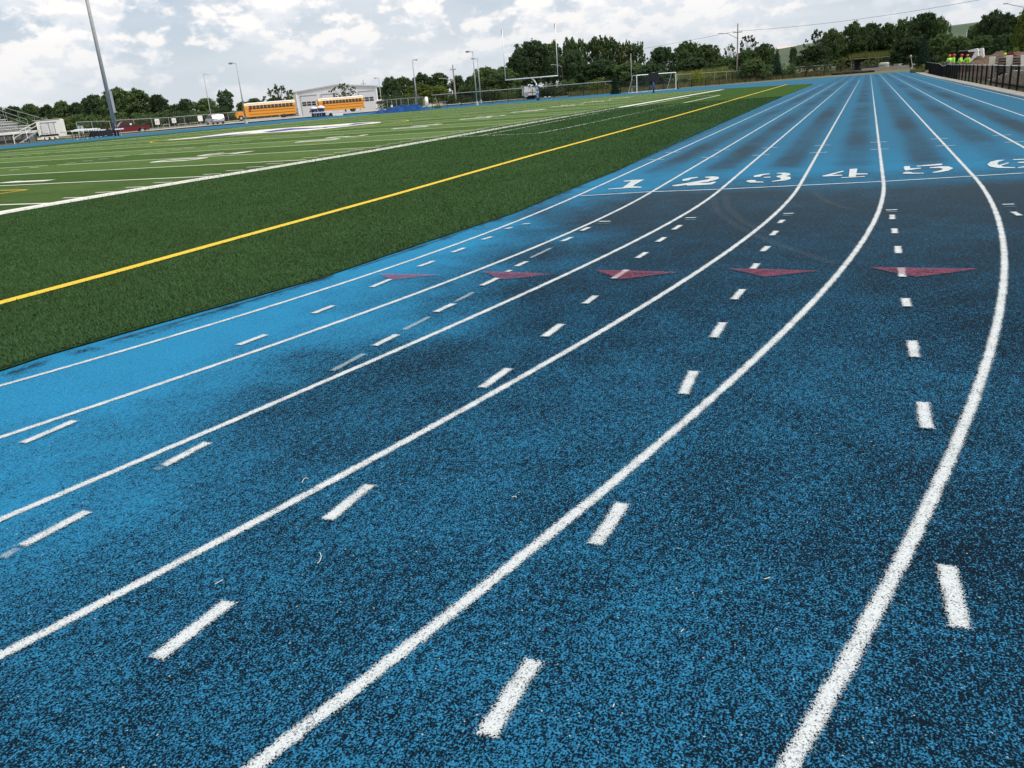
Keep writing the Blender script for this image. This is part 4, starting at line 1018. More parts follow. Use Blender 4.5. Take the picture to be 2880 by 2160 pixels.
# ---- navy bins with white lids on a stand
P = base(902, 128); P.z = 0
t0 = thing('equipment_cart', 'white topped cart with navy sides and metal legs beside the track', 'cart', P, face(P))
MB().box((.35, 0, zof(P, 316)), (2.9, 1.0, .14)).build('top', WHITE, t0, bevel=.01)
MB().box((-.25, .2, .42), (2.1, .8, .6)).build('navy_body', NAVY, t0, bevel=.02)
MB().box((.2, -.1, .08), (3.0, 1.0, .1)).build('base_board', mat('dark_base', (.03, .04, .04), .7), t0)
for xx in (-.85, -.6, -.2, .15): MB().tube((xx, -.55, .1), (xx+.06, -.5, .95), .03, .03, 6).build('leg', GALV, t0)
MB().tube((1.55, -.3, .25), (1.55, -.1, .25), .25, .25, 14).build('wheel', RUBBER, t0)
for x_, lab, s in ((886.5, 'left navy bin with white domed lid on the cart', 1.0), (906, 'right navy bin with white domed lid, slightly bigger', 1.08)):
    Q = base(x_, 128, 0.); zt0 = zof(P, 315)
    t = thing('lidded_bin', lab, 'bin', (Q.x, Q.y, zt0), face(Q), 'navy bins with white lids', (s, s, s))
    MB().tube((0, 0, 0), (0, 0, .55), .40, .50, 16).build('bin_body', NAVY, t, smooth=False)
    MB().ball((0, 0, .58), (.55, .55, .26), 16, 8).build('lid', WHITE, t, smooth=True)
for x_, w, lab in ((942, .55, 'small white block beside the cart under the second bus'), (955, 1.1, 'longer white block lying under the second bus'),):
    Q = base(x_, 126, 0.); tag(MB().box((0, 0, .16), (w, .5, .32)).build('white_block', WHITE, loc=Q, rz=face(Q), bevel=.03), lab, 'block', 'white blocks near the cart')
# ---- blue tarp over the high-jump mats
P = base(1128, 116, 0.)
def tarp():
    nx, ny = 90, 30; wx, wy = 173*116/F, 4.5; V = []
    for j in range(ny+1):
        for i in range(nx+1):
            u, v = i/nx, j/ny; x = (u-.5)*wx; y = (v-.5)*wy
            e = min(1, min(u, 1-u)*5.5)*min(1, min(v, 1-v)*3.2)
            prof = .30+.50*math.exp(-((u-.60)/.30)**2)
            folds = .13*math.sin(x*3.1+2.2*math.sin(y*1.3+x*.6))+.07*math.sin(x*7.3+y*2.1)+.05*math.sin(x*1.2-y*3.7)
            z = ss(e)*(prof+folds*.9)
            x += .1*math.sin(y*4+u*9); V.append((x, y+.18*math.sin(x*1.9)*(1-e), max(.02, z)))
    Fc = [(j*(nx+1)+i, j*(nx+1)+i+1, (j+1)*(nx+1)+i+1, (j+1)*(nx+1)+i) for j in range(ny) for i in range(nx)]
    b = MB(); b.add(V, Fc); return b
tag(tarp().build('tarped_mat', BLUET, smooth=True, loc=P, rz=face(P)), 'crumpled blue tarp over landing mats below the light pole', 'tarp')
P = base(1103.5, 125, 0.); tag(MB().tube((0, 0, 0), (0, 0, .85), .17, .17, 14).ball((0, 0, .85), (.17, .17, .1), 12, 6).build('bollard', CONC, loc=P, smooth=True), 'pale round-topped bollard behind the blue tarp', 'bollard')
P = base(1201, 150); t = thing('propane_tank', 'small white tank with rounded top behind the fence corner', 'tank', P, face(P))
MB().tube((0, 0, .25), (0, 0, 1.5), .32, .32, 16).ball((0, 0, 1.5), (.32, .32, .28), 14, 8).build('tank_body', WHITE, t, smooth=True)
MB().tube((0, 0, 0), (0, 0, .28), .25, .28, 12).build('foot_ring', GALV, t)
P = base(1240, 140); t = thing('picnic_bench', 'pale wooden bench behind the fence left of the utility pole', 'bench', P, face(P))
zz = zof(P, 286.5)-P.z
MB().box((0, 0, zz), (2.4, .4, .08)).build('seat', POLEW, t)
for s in (-.6, .7): MB().box((s, 0, zz/2), (.12, .3, zz)).build('leg', POLEW, t)
MB().box((-.65, .1, zz+.35), (.14, .1, .85), tilt=('Y', -.25)).build('brace', POLEW, t); MB().box((-.85, .1, zz+.55), (.45, .1, .1), tilt=('Y', .5)).build('brace', POLEW, t)
# ---- white trailer behind the goalpost
P = base(1492, 140); P.z -= 0
t = thing('cargo_trailer', 'rust stained white cargo trailer behind the fence left of the padded goalpost', 'trailer', P, face(P, .1))
s2 = 140/F; z0, z1 = zof(P, 268.5), zof(P, 248); zw = zof(P, 271)
STW = mat('stained_white', (.88, .80, .74), .5, var=.2, vs=1.2)
MB().box((0, 1.5, (z0+z1)/2), (35*s2, 3, z1-z0)).build('body', STW, t, bevel=.04)
MB().box((.1, -.02, z0+.5), (35*s2*.9, .06, .06)).build('trim_rail', mat('trim_dark', (.15, .12, .11), .6), t)
MB().box((.45, -.03, (z0+z1)/2), (.07, .06, z1-z0)).build('door_edge', mat('trim_dark', (.15, .12, .11), .6), t)
MB().tube((-.72, -.12, z0+.18), (-.72, .1, z0+.18), .42, .42, 20).build('wheel_cover', mat('cover_grey', (.42, .40, .42), .6), t)
MB().tube((.5, .3, 0), (.5, .3, z0), .05, .05, 6).build('jack_stand', BLACK, t); MB().box((.2, 1.2, z0/2), (1.4, 1.8, z0*.8)).build('undercarriage', BLACK, t)

# ---- open shed, tank, boxes at the far right
Pa, Pb = base(2392, 168), base(2498, 175)
cw = (Pa+Pb)/2; v_ = Pb-Pa; L_ = v_.length; t = thing('open_shed', 'black open-fronted shed with thin sloping roof beyond the end of the straight', 'shed', (cw.x, cw.y, cw.z), math.atan2(v_.y, v_.x))
zf = (zof(Pa, 170)+zof(Pb, 158))/2-cw.z
SH = mat('shed_black', (.010, .012, .018), .6)
MB().box((0, 1.5, zf+.05), (L_+.3, 4.2, .1)).build('roof', mat('shed_roof', (.12, .13, .12), .7), t)
MB().box((-L_/2+.6, 0, zf/2), (1.3, .1, zf)).build('side_panel', SH, t); MB().box((L_/2-.95, 0, zf*.72), (2.0, .1, zf*.55)).build('side_panel', SH, t)
MB().box((0, 3.2, zf/2), (L_, .1, zf)).build('back_wall', SH, t)
MB().box((.2, .9, zf*.28), (L_*.55, 1.5, zf*.45)).build('stored_equipment', mat('stored_dark', (.02, .022, .03), .8), t, bevel=.08)
for xx in (-L_/2+.05, -L_*.05, L_*.22): MB().tube((xx, -.05, 0), (xx, -.05, zf), .05, .05, 6).build('post', GALV, t)
P = base(2486, 162); t = thing('storage_tank', 'pale ribbed tank standing at the right end of the black shed', 'tank', P, face(P)); zt = zof(P, 177.5)-P.z
MB().tube((0, 0, .1), (0, 0, zt), .9, .9, 24).build('tank_body', mat('tank_pale', (.50, .52, .46), .5, var=.15), t)
MB().tube((0, 0, zt), (0, 0, zt+.12), .92, .7, 24).build('lid', mat('tank_pale', (.50, .52, .46), .5), t)
P = base(2519, 160); t = thing('utility_cabinet', 'light grey cabinet between the tank and the white crate', 'cabinet', P, face(P)); zt = zof(P, 179.5)-P.z
MB().box((0, .4, zt/2), (1.05, .8, zt)).build('cabinet_body', mat('cabinet_grey', (.38, .38, .42), .5), t, bevel=.02); MB().box((0, -.01, zt/2), (.02, .03, zt*.9)).build('door_seam', BLACK, t)
P = base(2532, 159); t = thing('white_cart', 'small bright white cart at the end of the concrete ledge', 'cart', P, face(P)); zt = zof(P, 178)-P.z
MB().prism([(-.35, .35), (.15, .45), (.42, .8), (.42, zt), (-.35, zt-.1)], 'y', 0, .7).build('cart_body', WHITE, t, bevel=.04)
for s in (-.2, .25): MB().tube((s, -.05, .17), (s, .08, .17), .17, .17, 12).build('wheel', RUBBER, t)
Pa, Pb = base(2422, 152), base(2556, 150); v_ = Pb-Pa; cw = (Pa+Pb)/2
o = MB().box((0, 0, .28), (v_.length, .5, .75)).build('concrete_ledge', CONCD, loc=cw, rz=math.atan2(v_.y, v_.x), bevel=.03); tag(o, 'low tan concrete ledge running along the end of the straight', 'wall')
o = MB(); rnd = random.Random(3)
for k in range(14): o.ball((rnd.uniform(-4, 4), rnd.uniform(-.4, .4), .15), (rnd.uniform(.4, .9), .5, rnd.uniform(.15, .4)), 8, 5)
P = base(2385, 148); tag(o.build('dark_mulch_heap', mat('mulch', (.02, .018, .018), .95), loc=P, rz=face(P)), 'low dark heap at the foot of the black shed', 'heap')
P = base(2568, 128); t = thing('leaning_post', 'leaning grey post with round head at the far fence corner', 'post', P, face(P))
zt = zof(P, 157)-P.z; MB().tube((0, 0, 0), (-.42, 0, zt-.25), .05, .05, 8).build('post', GALV, t)
MB().ball((-.45, 0, zt-.05), (.16, .16, .22), 10, 8).build('round_head', mat('dusty_grey', (.35, .33, .32), .7), t, smooth=True); MB().box((0, 0, .1), (.5, .5, .2)).build('foot_block', CONC, t)
P = gp(2600, 206); P.z = 0
t = thing('broom', 'tan broom lying on the kerb by the far fence', 'broom', P, face(P)); MB().tube((-.9, -.6, .04), (.1, 0, .16), .02, .02, 6).build('handle', mat('handle_dark', (.05, .05, .05), .6), t)
MB().prism([(-.05, .04), (.40, .04), (.36, .34), (.1, .3)], 'y', -.1, .1).build('brush_head', mat('tan_bristle', (.62, .45, .28), .8), t)

# ---- construction area right of the fence
rnd = random.Random(11)
RB = mat('retaining_block', (.78, .70, .56), .9, var=.28, vs=2.5, bump=.4, bs=25.)
wl = MB(); cap = MB()
for row in range(10):
    z = .04+row*.078
    x = 24.0+rnd.uniform(0, .3)
    xe = 58 - row*1.2
    if row >= 8: xe = 46
    while x < xe:
        w = rnd.uniform(.36, .50); wl.box((x+w/2, -6.55-row*.018+rnd.uniform(-.012, .012), z+.036), (w-.012, .26, .070)); x += w
wo = wl.build('block_retaining_wall', RB, bevel=0.); tag(wo, 'tan stacked block retaining wall seen through the trackside mesh fence', 'wall')
gb = MB()   # slope of soil behind the wall
nx, ny = 60, 14; V = []
for j in range(ny+1):
    for i in range(nx+1):
        x = 22+i*1.6; y = -6.75-j*.9
        top = .62*ss((64-x)/14)
        z = top*ss(1-abs(j)/ny*.3)+.10*math.sin(x*.9+j)*.5+.05*math.sin(x*2.3-j*1.7)
        V.append((x, y, z if j else max(0.0, top-.02)))
tag(gb.add(V, [(j*(nx+1)+i, j*(nx+1)+i+1, (j+1)*(nx+1)+i+1, (j+1)*(nx+1)+i) for j in range(ny) for i in range(nx)]).build('soil_bank', DIRT, smooth=True), kind='structure')
def mound(P, sx, sy, sz, label, seed, group='dirt piles'):
    n = 26; V = []; rr = random.Random(seed); ph = [rr.uniform(0, 6) for _ in range(6)]
    for j in range(n+1):
        for i in range(n+1):
            u, v = i/n*2-1, j/n*2-1; r_ = math.hypot(u, v); b_ = ss(1-r_)
            f = 1+.25*math.sin(u*6+ph[0])*math.cos(v*5+ph[1])+.14*math.sin(u*13+ph[2]+v*7)+.08*math.sin(v*21+ph[3]+u*17)
            V.append((u*sx, v*sy, b_*f*sz-.05))
    b = MB().add(V, [(j*(n+1)+i, j*(n+1)+i+1, (j+1)*(n+1)+i+1, (j+1)*(n+1)+i) for j in range(n) for i in range(n)])
    return tag(b.build('dirt_mound', DIRT, loc=P, rz=face(P)), label, 'dirt pile', group)
P = base(2785, 84); mound(P, 5.2, 4, zof(P, 146)*.86, 'large brown dirt mound right of the digging machine', 1)
P = base(2738, 80); mound(P, 3.0, 3, 1.25, 'smaller darker dirt mound at the foot of the digging machine', 2)
P = base(2865, 90); mound(P, 4.0, 4, zof(P, 145), 'dirt mound behind the formed concrete walls', 5)
# formed concrete wall frames
Pq = [(2790, 57, 159), (2838, 55, 155.5), (2879, 53, 154)]
t = thing('formed_wall', 'pale concrete piers with dark slatted boards between, behind the fence', 'wall', (0, 0, 0))
cc_ = []
for x, d, yt in Pq:
    P = base(x, d, 0.); zt = zof(P, yt); cc_.append((P, zt))
    MB().prism([(-.17, 0), (.13, 0), (.10, zt), (-.30, zt)], 'y', -.1, .55).build('pier', mat('pale_concrete', (.80, .76, .67), .8), t, loc=P, rz=face(P), bevel=.015)
for (A, za), (B, zb_) in zip(cc_[:-1], cc_[1:]):
    v_ = B-A; bk = Vector((A.x, A.y, 0)).normalized()*.25
    for k in range(6):
        c_ = (A+B)/2+bk; z_ = .35+(min(za, zb_)-.45)*k/5
        MB().box((0, 0, 0), (v_.length-.3, .06, .09)).build('board', WOOD if k < 5 else POLEW, t, loc=(c_.x, c_.y, z_), rz=math.atan2(v_.y, v_.x))
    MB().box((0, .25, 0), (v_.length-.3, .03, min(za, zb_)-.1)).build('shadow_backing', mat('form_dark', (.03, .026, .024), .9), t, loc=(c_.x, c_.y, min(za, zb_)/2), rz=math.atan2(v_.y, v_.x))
# skid steer loader
P = base(2715, 84)
t = thing('skid_steer', 'white skid-steer loader with dark cab among the workers', 'loader', P, face(P, -.35))
s_ = 84/F; zt = zof(P, 139.5)
MB().prism([(-1.0, .25), (1.25, .25), (1.25, 1.0), (.6, 1.15), (-1.0, 1.0)], 'y', -.55, .55).build('chassis', mat('loader_grey', (.12, .12, .12), .6), t, bevel=.03)
MB().prism([(-.95, 1.0), (.35, 1.05), (.35, zt-.15), (-.55, zt-.12), (-.95, zt-.5)], 'y', -.45, .45).build('cab', BLACK, t, bevel=.03)
MB().prism([(-.98, 1.15), (-.6, 1.1), (-.45, zt-.25), (-.8, zt-.45)], 'y', -.40, .40).build('windshield', GLASS, t)
MB().box((-.15, 0, zt-.08), (1.1, .95, .08)).build('cab_roof', mat('roof_greygreen', (.22, .25, .23), .6), t)
for sgn in (-1, 1):
    MB().prism([(.2, .95), (.75, .45), (1.3, .55), (1.38, 1.3), (1.28, zt-.05), (1.15, zt+.05), (.35, zt-.1), (.35, zt-.22), (1.0, zt-.25), (.75, 1.25)], 'y', sgn*.60, sgn*.80).build('lift_arm', WHITE, t, bevel=.02)
    for xx in (-.55, .65): MB().tube((xx, sgn*.60, .4), (xx, sgn*.9, .4), .4, .4, 16).build('wheel', RUBBER, t)
MB().prism([(-1.9, .05), (-1.0, .1), (-1.0, .7), (-1.15, .7), (-1.3, .25), (-1.9, .12)], 'y', -.8, .8).build('bucket', mat('bucket_steel', (.12, .11, .1), .5, .5), t)

# ---- workers
def remeshed(mb, name, m_, parent, vox=.022):
    o = mb.build(name, m_, parent); md = o.modifiers.new('r', 'REMESH'); md.mode = 'VOXEL'; md.voxel_size = vox; md.use_smooth_shade = True
    sm = o.modifiers.new('s', 'SMOOTH'); sm.iterations = 3; sm.factor = .5
    dg = bpy.context.evaluated_depsgraph_get(); me = bpy.data.meshes.new_from_object(o.evaluated_get(dg)); o.modifiers.clear(); o.data = me
    return o
def limb(mb, pts, rr): 
    mb.path(pts, rr, 10)
    for p, r_ in zip(pts, rr): mb.ball(p, (r_, r_, r_), 10, 8)
def person(P, rz, label, arm_l, arm_r, bend=0., hat=HAT, shirt=HIVIS, group='construction workers', seed=0):
    t = thing('person', label, 'person', P, rz, group)
    bx = bend
    hip = Vector((0, 0, .93)); ch_ = Vector((0, -bx*.35, 1.28)); nk = Vector((0, -bx*.62, 1.48)); hd = Vector((0, -bx*.85, 1.66))
    b = MB()
    # torso, neck, head
    for c_, r_ in ((hip, (.15, .11, .13)), (hip.lerp(ch_, .5), (.14, .10, .16)), (ch_, (.17, .115, .16)), (nk-Vector((0, 0, .08)), (.13, .09, .08))): b.ball(c_, r_, 12, 10)
    b.tube(nk-Vector((0, 0, .06)), hd, .055, .055, 10); b.ball(hd, (.076, .095, .115), 14, 12); b.ball(hd+Vector((0, -.095, -.02)), (.014, .022, .022), 6, 5)
    b.ball(hd+Vector((0, -.03, -.07)), (.055, .065, .05), 10, 8)
    for s in (-1, 1): b.ball(hd+Vector((s*.076, .005, 0)), (.014, .02, .03), 6, 5)
    feet = ((-.11, .02), (.11, -.06))
    for s, (fx, fy) in zip((-1, 1), feet):
        limb(b, [hip+Vector((s*.09, 0, -.04)), Vector((s*.11, fy*.5-.03, .50)), Vector((fx, fy, .09))], [.088, .058, .042]); b.ball((fx, fy-.07, .045), (.045, .13, .045), 10, 6)
    sh = [nk+Vector((-.18, 0, -.06)), nk+Vector((.18, 0, -.06))]
    for S, A in zip(sh, (arm_l, arm_r)):
        e = S+Vector(A[0]); w = e+Vector(A[1]); limb(b, [S, e, w], [.052, .040, .028])
        dn = Vector(A[1]).normalized(); b.ball(w+dn*.05, (.038, .022, .045), 8, 6)
        sd_ = dn.orthogonal().normalized()
        for k in range(4):
            f0 = w+dn*.075+sd_*(k-1.5)*.019; f1 = f0+dn*(.038+.006*(k in (1, 2))); f2 = f1+(dn+Vector((0, -.4, -.2))).normalized()*.03
            b.tube(f0, f1, .010, .010, 6); b.tube(f1, f2, .010, .009, 6)
        b.tube(w+dn*.03+sd_*.03, w+dn*.075+sd_*.062, .011, .010, 6)
    body = remeshed(b, 'body', SKIN, t, .018)
    c = MB()
    for c_, r_ in ((hip+Vector((0, 0, .02)), (.185, .145, .12)), (hip.lerp(ch_, .5), (.185, .145, .19)), (ch_, (.21, .155, .19)), (nk-Vector((0, 0, .09)), (.17, .12, .085))): c.ball(c_, r_, 12, 10)
    for S, A in zip(sh, (arm_l, arm_r)): limb(c, [S, S+Vector(A[0]), S+Vector(A[0])+Vector(A[1])*.55], [.082, .066, .056])
    remeshed(c, 'shirt', shirt, t)
    l = MB()
    for s, (fx, fy) in zip((-1, 1), feet): limb(l, [hip+Vector((s*.09, 0, -.02)), Vector((s*.11, fy*.5-.03, .50)), Vector((fx, fy, .13))], [.118, .082, .068])
    l.ball(hip+Vector((0, 0, -.03)), (.165, .13, .12), 12, 8); remeshed(l, 'trousers', JEANS, t)
    for s, (fx, fy) in zip((-1, 1), feet): MB().ball((fx, fy-.06, .055), (.055, .15, .06), 10, 8).build('boot', mat('boot_brown', (.09, .05, .03), .8), t, smooth=True)
    h_ = MB(); h_.ball(hd+Vector((0, 0, .05)), (.118, .138, .115), 16, 10); h_.tube(hd+Vector((0, -.02, .035)), hd+Vector((0, -.02, .05)), .155, .15, 18); h_.box(hd+Vector((0, -.14, .04)), (.15, .10, .015)); h_.build('hard_hat', hat, t, smooth=True)
    MB().box((0, ch_.y*.5-.0, 1.12), (.385, .30, .045)).build('reflective_band', SILVER, t, bevel=.02)
    return t
for (x, d, yh, rz, al, ar, bd, ht, lab) in (
  (2668, 80, 153.5, .4, ((-.08, .02, -.28), (.05, -.12, -.22)), ((.06, .02, -.28), (.0, -.18, -.18)), .12, HAT, 'worker in lime shirt and orange hat, leftmost and partly hidden by a colleague'),
  (2676, 77, 152.5, -1.2, ((-.08, .02, -.28), (0, -.05, -.26)), ((.10, .0, -.27), (.02, -.10, -.24)), .10, mat('red_hard_hat', (.62, .02, .02), .35), 'worker in lime shirt and red hat in front of the leftmost one'),
  (2693.5, 79, 153, -1.9, ((-.06, -.08, -.27), (0, -.22, -.10)), ((.06, -.08, -.27), (0, -.22, -.12)), .28, mat('red_hard_hat', (.62, .02, .02), .35), 'worker leaning forward in bright lime shirt, in the middle of the group'),
  (2719.5, 78, 153, 2.6, ((-.14, -.10, -.22), (-.16, -.16, -.10)), ((.10, -.02, -.27), (.04, -.10, -.24)), .20, HAT, 'worker with back turned and arm reaching left before the loader'),
  (2823, 74, 158, 1.4, ((-.06, .02, -.28), (0, -.05, -.26)), ((.06, .02, -.28), (0, -.05, -.26)), .05, HIVIS, 'lone worker in lime between the two pale concrete piers')):
    P = base(x, d, 0.); sc_ = (zof(P, yh))/1.80
    o = person(P, azi(P)+math.pi/2+rz, lab, al, ar, bd, ht)
    P.z = max(-.05, 0); 
    sc_ = min(1.08, max(.80, sc_)); o.scale = (sc_, sc_, sc_)
P = base(2664, 72); tag(MB().ball((0, 0, .82), (.50, .4, .36), 14, 10).ball((.3, 0, .75), (.3, .3, .3), 10, 8).tube((0, 0, 0), (0, 0, .8), .28, .35, 12).build('black_bag', mat('black_plastic', (.008, .008, .01), .5, bump=.4, bs=8.), loc=P, smooth=True), 'round black sack on a drum just behind the fence, below the workers', 'bag')
P = base(2841, 78); t = thing('red_machine', 'red machine top visible above the formed walls', 'machine', P, face(P)); zt = zof(P, 146.5)
RM = mat('machine_red', (.22, .02, .03), .5)
MB().box((-.2, 0, zt-.25), (.8, .6, .4)).build('engine_cover', RM, t, bevel=.06); MB().tube((.2, 0, zt-.3), (.95, 0, zt-.45), .1, .07, 8).build('boom', RM, t); MB().box((0, 0, zt/2-.2), (1.0, .7, zt-.5)).build('chassis', BLACK, t)
for s in (-.4, .4): MB().tube((s, -.45, .35), (s, -.3, .35), .35, .35, 14).build('wheel', RUBBER, t)

# ---- parking lot, far hill, corn
Pk = [(92, 98), (108, 92.5), (125, 84), (142, 70), (152, 58), (166, 66), (215, 110), (230, 170), (140, 150), (80, 120)]
def hsheet(name, pts, m_, dz):
    o = sheet(name, pts, 0, m_, kind='structure')
    bm = bmesh.new(); bm.from_mesh(o.data); bmesh.ops.subdivide_edges(bm, edges=bm.edges, cuts=12, use_grid_fill=True); 
    for v in bm.verts: v.co.z = hgt(v.co.x, v.co.y)+dz
    bm.to_mesh(o.data); bm.free(); return o
hsheet('parking_lot', Pk, mat('pale_asphalt', (.34, .32, .29), .9, var=.12, vs=.6), .06)
def hill():
    ridge = [(1850, 205), (1960, 190), (2060, 168), (2150, 144), (2225, 130), (2274, 122), (2400, 104), (2560, 84), (2657, 73), (2741, 62), (2900, 44), (3100, 30), (3500, 10)]
    xs = np.linspace(1800, 3500, 70); V = []; rows = [330, 400, 480, 560, 640, 720, 900]
    for x in xs:
        yr = np.interp(x, [r[0] for r in ridge], [r[1] for r in ridge]); top_ = base(x, 640, 0.); zt = max(.5, zof(top_, yr))
        for k, d in enumerate(rows):
            f = ss((d-330)/310) if d <= 640 else 1-.15*(d-640)/260
            p = base(x, d, 1.0); V.append((p.x, p.y, 1.0+(zt-1)*f))
    n = len(rows); return MB().add(V, [(i*n+j, (i+1)*n+j, (i+1)*n+j+1, i*n+j+1) for i in range(69) for j in range(n-1)])
hm, g_, b_, _o = newmat('hill_fields')
ps = g_.n('ShaderNodeNewGeometry').outputs['Position']
cl_ = g_.mix(g_.mr(g_.noise(ps, .012, 3.), .42, .58), (.028, .062, .024), (.060, .080, .036)); cl_ = g_.mix(g_.mr(g_.noise(ps, .15, 4.), .5, .7, 0., .7), cl_, (.02, .045, .018))
g_.nt.links.new(cl_, b_.inputs['Base Color']); b_.inputs['Roughness'].default_value = .95
tag(hill().build('hill', hm, smooth=True), kind='structure')
P = at(2212, 134, 610); t = thing('barn', 'long pale pink barn roof on the distant hill crest', 'barn', (P.x, P.y, P.z-3.2), face(P, .12))
MB().box((0, 0, 1.0), (13.5, 8, 3.5)).build('wall', mat('barn_wall', (.45, .36, .32), .8), t)
MB().prism([(-4.4, 2.75), (4.4, 2.75), (0, 4.2)], 'x', -7, 7).build('roof', mat('barn_roof', (.62, .48, .42), .7), t)

# ================================================================== VEGETATION
def leaf_mesh(name, centres, normals_seed, size, rs, jit=.35, tall=1.0):
    """many small leaf-clump quads at the given points (numpy)"""
    rng = np.random.default_rng(rs); n = len(centres); c = np.asarray(centres, float)
    a = rng.normal(size=(n, 3)); a /= np.linalg.norm(a, axis=1)[:, None]
    b = rng.normal(size=(n, 3)); b -= (b*a).sum(1)[:, None]*a; b /= np.linalg.norm(b, axis=1)[:, None]
    s = size*(1+rng.uniform(-jit, jit, n))[:, None]
    a *= s*.5*tall; b *= s*.5*.8
    V = np.stack([c-a*1.0, c+b*.9-a*.1, c+a*1.0, c-b*.9+a*.15], 1).reshape(-1, 3)
    me = bpy.data.meshes.new(name); me.vertices.add(4*n); me.vertices.foreach_set('co', V.ravel().astype(np.float32))
    me.loops.add(4*n); me.loops.foreach_set('vertex_index', np.arange(4*n, dtype=np.int32))
    me.polygons.add(n); me.polygons.foreach_set('loop_start', np.arange(0, 4*n, 4, dtype=np.int32)); me.polygons.foreach_set('loop_total', np.full(n, 4, dtype=np.int32))
    me.update(); me.validate(); return me
LEAF = {'green': leaf_material('leaf_green', (.050, .090, .036), (.140, .205, .080)),
        'dark': leaf_material('leaf_dark', (.032, .060, .032), (.090, .140, .062)),
        'olive': leaf_material('leaf_olive', (.075, .105, .028), (.18, .23, .06)),
        'lime': leaf_material('leaf_lime', (.10, .14, .02), (.26, .30, .06)),
        'spruce': leaf_material('needle_green', (.018, .042, .030), (.045, .085, .055), .05)}
def proto(kind, seed):
    """unit tree: height 10, radius about 4; returns (trunk mesh object data, crown mesh)"""
    rng = np.random.default_rng(seed); rnd = random.Random(seed)
    H = 10.; blobs = []; tr = MB()
    if kind in ('broad', 'wood', 'tall', 'open'):
        n = {'broad': 74, 'wood': 74, 'tall': 60, 'open': 34}[kind]
        zlo = {'broad': .24, 'wood': .10, 'tall': .16, 'open': .26}[kind]
        for k in range(n):
            f = (k+.5)/n; z = zlo+(.95-zlo)*f**.9
            env = {'broad': math.sin(math.pi*min(.97, .20+.80*f))**.55, 'wood': (1-f**3)**.5*.98, 'tall': math.sin(math.pi*min(.96, .18+.72*f))**.45*.86, 'open': math.sin(math.pi*min(.95, .15+.8*f))**.8}[kind]
            a = k*2.4+rnd.uniform(-.5, .5); rad = env*4.0*math.sqrt(rnd.uniform(.25, 1.02))
            r_ = rnd.uniform(.7, 1.25)*{'broad': 1., 'wood': 1.05, 'tall': .85, 'open': .66}[kind]
            blobs.append((math.cos(a)*rad, math.sin(a)*rad, z*H-(.35*r_ if f > .8 else 0), r_))
        lean = (rnd.uniform(-.3, .3), rnd.uniform(-.3, .3))
        top = Vector((lean[0], lean[1], H*.72)); tr.tube((0, 0, -.3), (lean[0]*.4, lean[1]*.4, H*.3), .26, .19, 8); tr.tube((lean[0]*.4, lean[1]*.4, H*.3), top, .19, .07, 8)
        for b in blobs[::2 if kind != 'open' else 1]:
            z0_ = max(H*.2, b[2]*.62-.5); st_ = Vector((lean[0]*z0_/H, lean[1]*z0_/H, z0_)); en = Vector(b[:3]); mid__ = st_.lerp(en, .5)+Vector((0, 0, -.25))
            tr.path([st_, mid__, en], [.10, .065, .025], 5)
        pts = []
        dens = {'broad': 210, 'wood': 210, 'tall': 240, 'open': 200}[kind]
        for x, y, z, r_ in blobs:
            m_ = int(dens*r_*r_); sub = max(4, int(m_/26))
            sc = rng.normal(size=(sub, 3)); sc /= np.linalg.norm(sc, axis=1)[:, None]; sc *= r_*rng.uniform(.55, 1.05, (sub, 1)); sc[:, 2] *= .75
            q = sc[rng.integers(0, sub, m_)]+rng.normal(size=(m_, 3))*r_*.17
            pts.append(q+np.array([x, y, z]))
        if kind != 'open':
            nc = 1500; f_ = rng.uniform(.02, .92, nc); zc_ = (zlo+(.95-zlo)*f_)*10; ev = np.sin(np.pi*np.clip(.15+.8*f_, 0, .97))**.55*(.75 if kind == 'tall' else 1); ra = 3.0*ev*np.sqrt(rng.uniform(0, 1, nc)); an = rng.uniform(0, 6.28, nc)
            pts.append(np.stack([np.cos(an)*ra, np.sin(an)*ra, zc_], 1))
        pts = np.concatenate(pts); pts[:, 2] = np.clip(pts[:, 2], .3, 10.1)
        size = .34
        return tr, pts, size
    if kind == 'spruce':
        pts = []
        tr.tube((0, 0, -.2), (0, 0, H*.97), .2, .02, 8)
        nl = 24
        for k in range(nl):
            f = k/nl; z = .5+9.3*f; R_ = 3.0*(1-f)**.9+.12; nb = max(5, int(13*(1-f)+4))
            for j in range(nb):
                a = j*2*math.pi/nb+k*.7+rnd.uniform(-.12, .12); L_ = R_*rnd.uniform(.82, 1.08)
                m_ = int(9+26*(1-f)); t_ = rng.uniform(.1, 1, m_)**.75
                q = np.stack([math.cos(a)*L_*t_, math.sin(a)*L_*t_, z-.35*L_*t_**1.4+0*t_], 1)+rng.normal(size=(m_, 3))*np.array([.12, .12, .09])*(1.2-t_[:, None]*.5)
                pts.append(q)
                if j % 2 == 0: tr.tube((0, 0, z), (math.cos(a)*L_*.8, math.sin(a)*L_*.8, z-.28*L_*.7), .03, .01, 4)
        return tr, np.concatenate(pts), .30
    if kind == 'shrub':
        pts = []
        for k in range(16):
            a = rnd.uniform(0, 6.28); rad = 4.0*math.sqrt(rnd.random()); h_ = rnd.uniform(.35, .95)*(1-.35*(rad/4.2)**2)
            c_ = np.array([math.cos(a)*rad, math.sin(a)*rad, 0]); m_ = 230
            q = rng.normal(size=(m_, 3))*np.array([.75, .75, 0]); z = rng.uniform(0.02, 1, m_)**.8*h_*10; q[:, :2] *= (1.15-.6*z/(h_*10))[:, None]; q[:, 2] = z; pts.append(q+c_)
            tr.tube((c_[0]*.6, c_[1]*.6, -.2), (c_[0], c_[1], h_*8), .06, .02, 5)
        return tr, np.concatenate(pts), .42
PROTO = {}
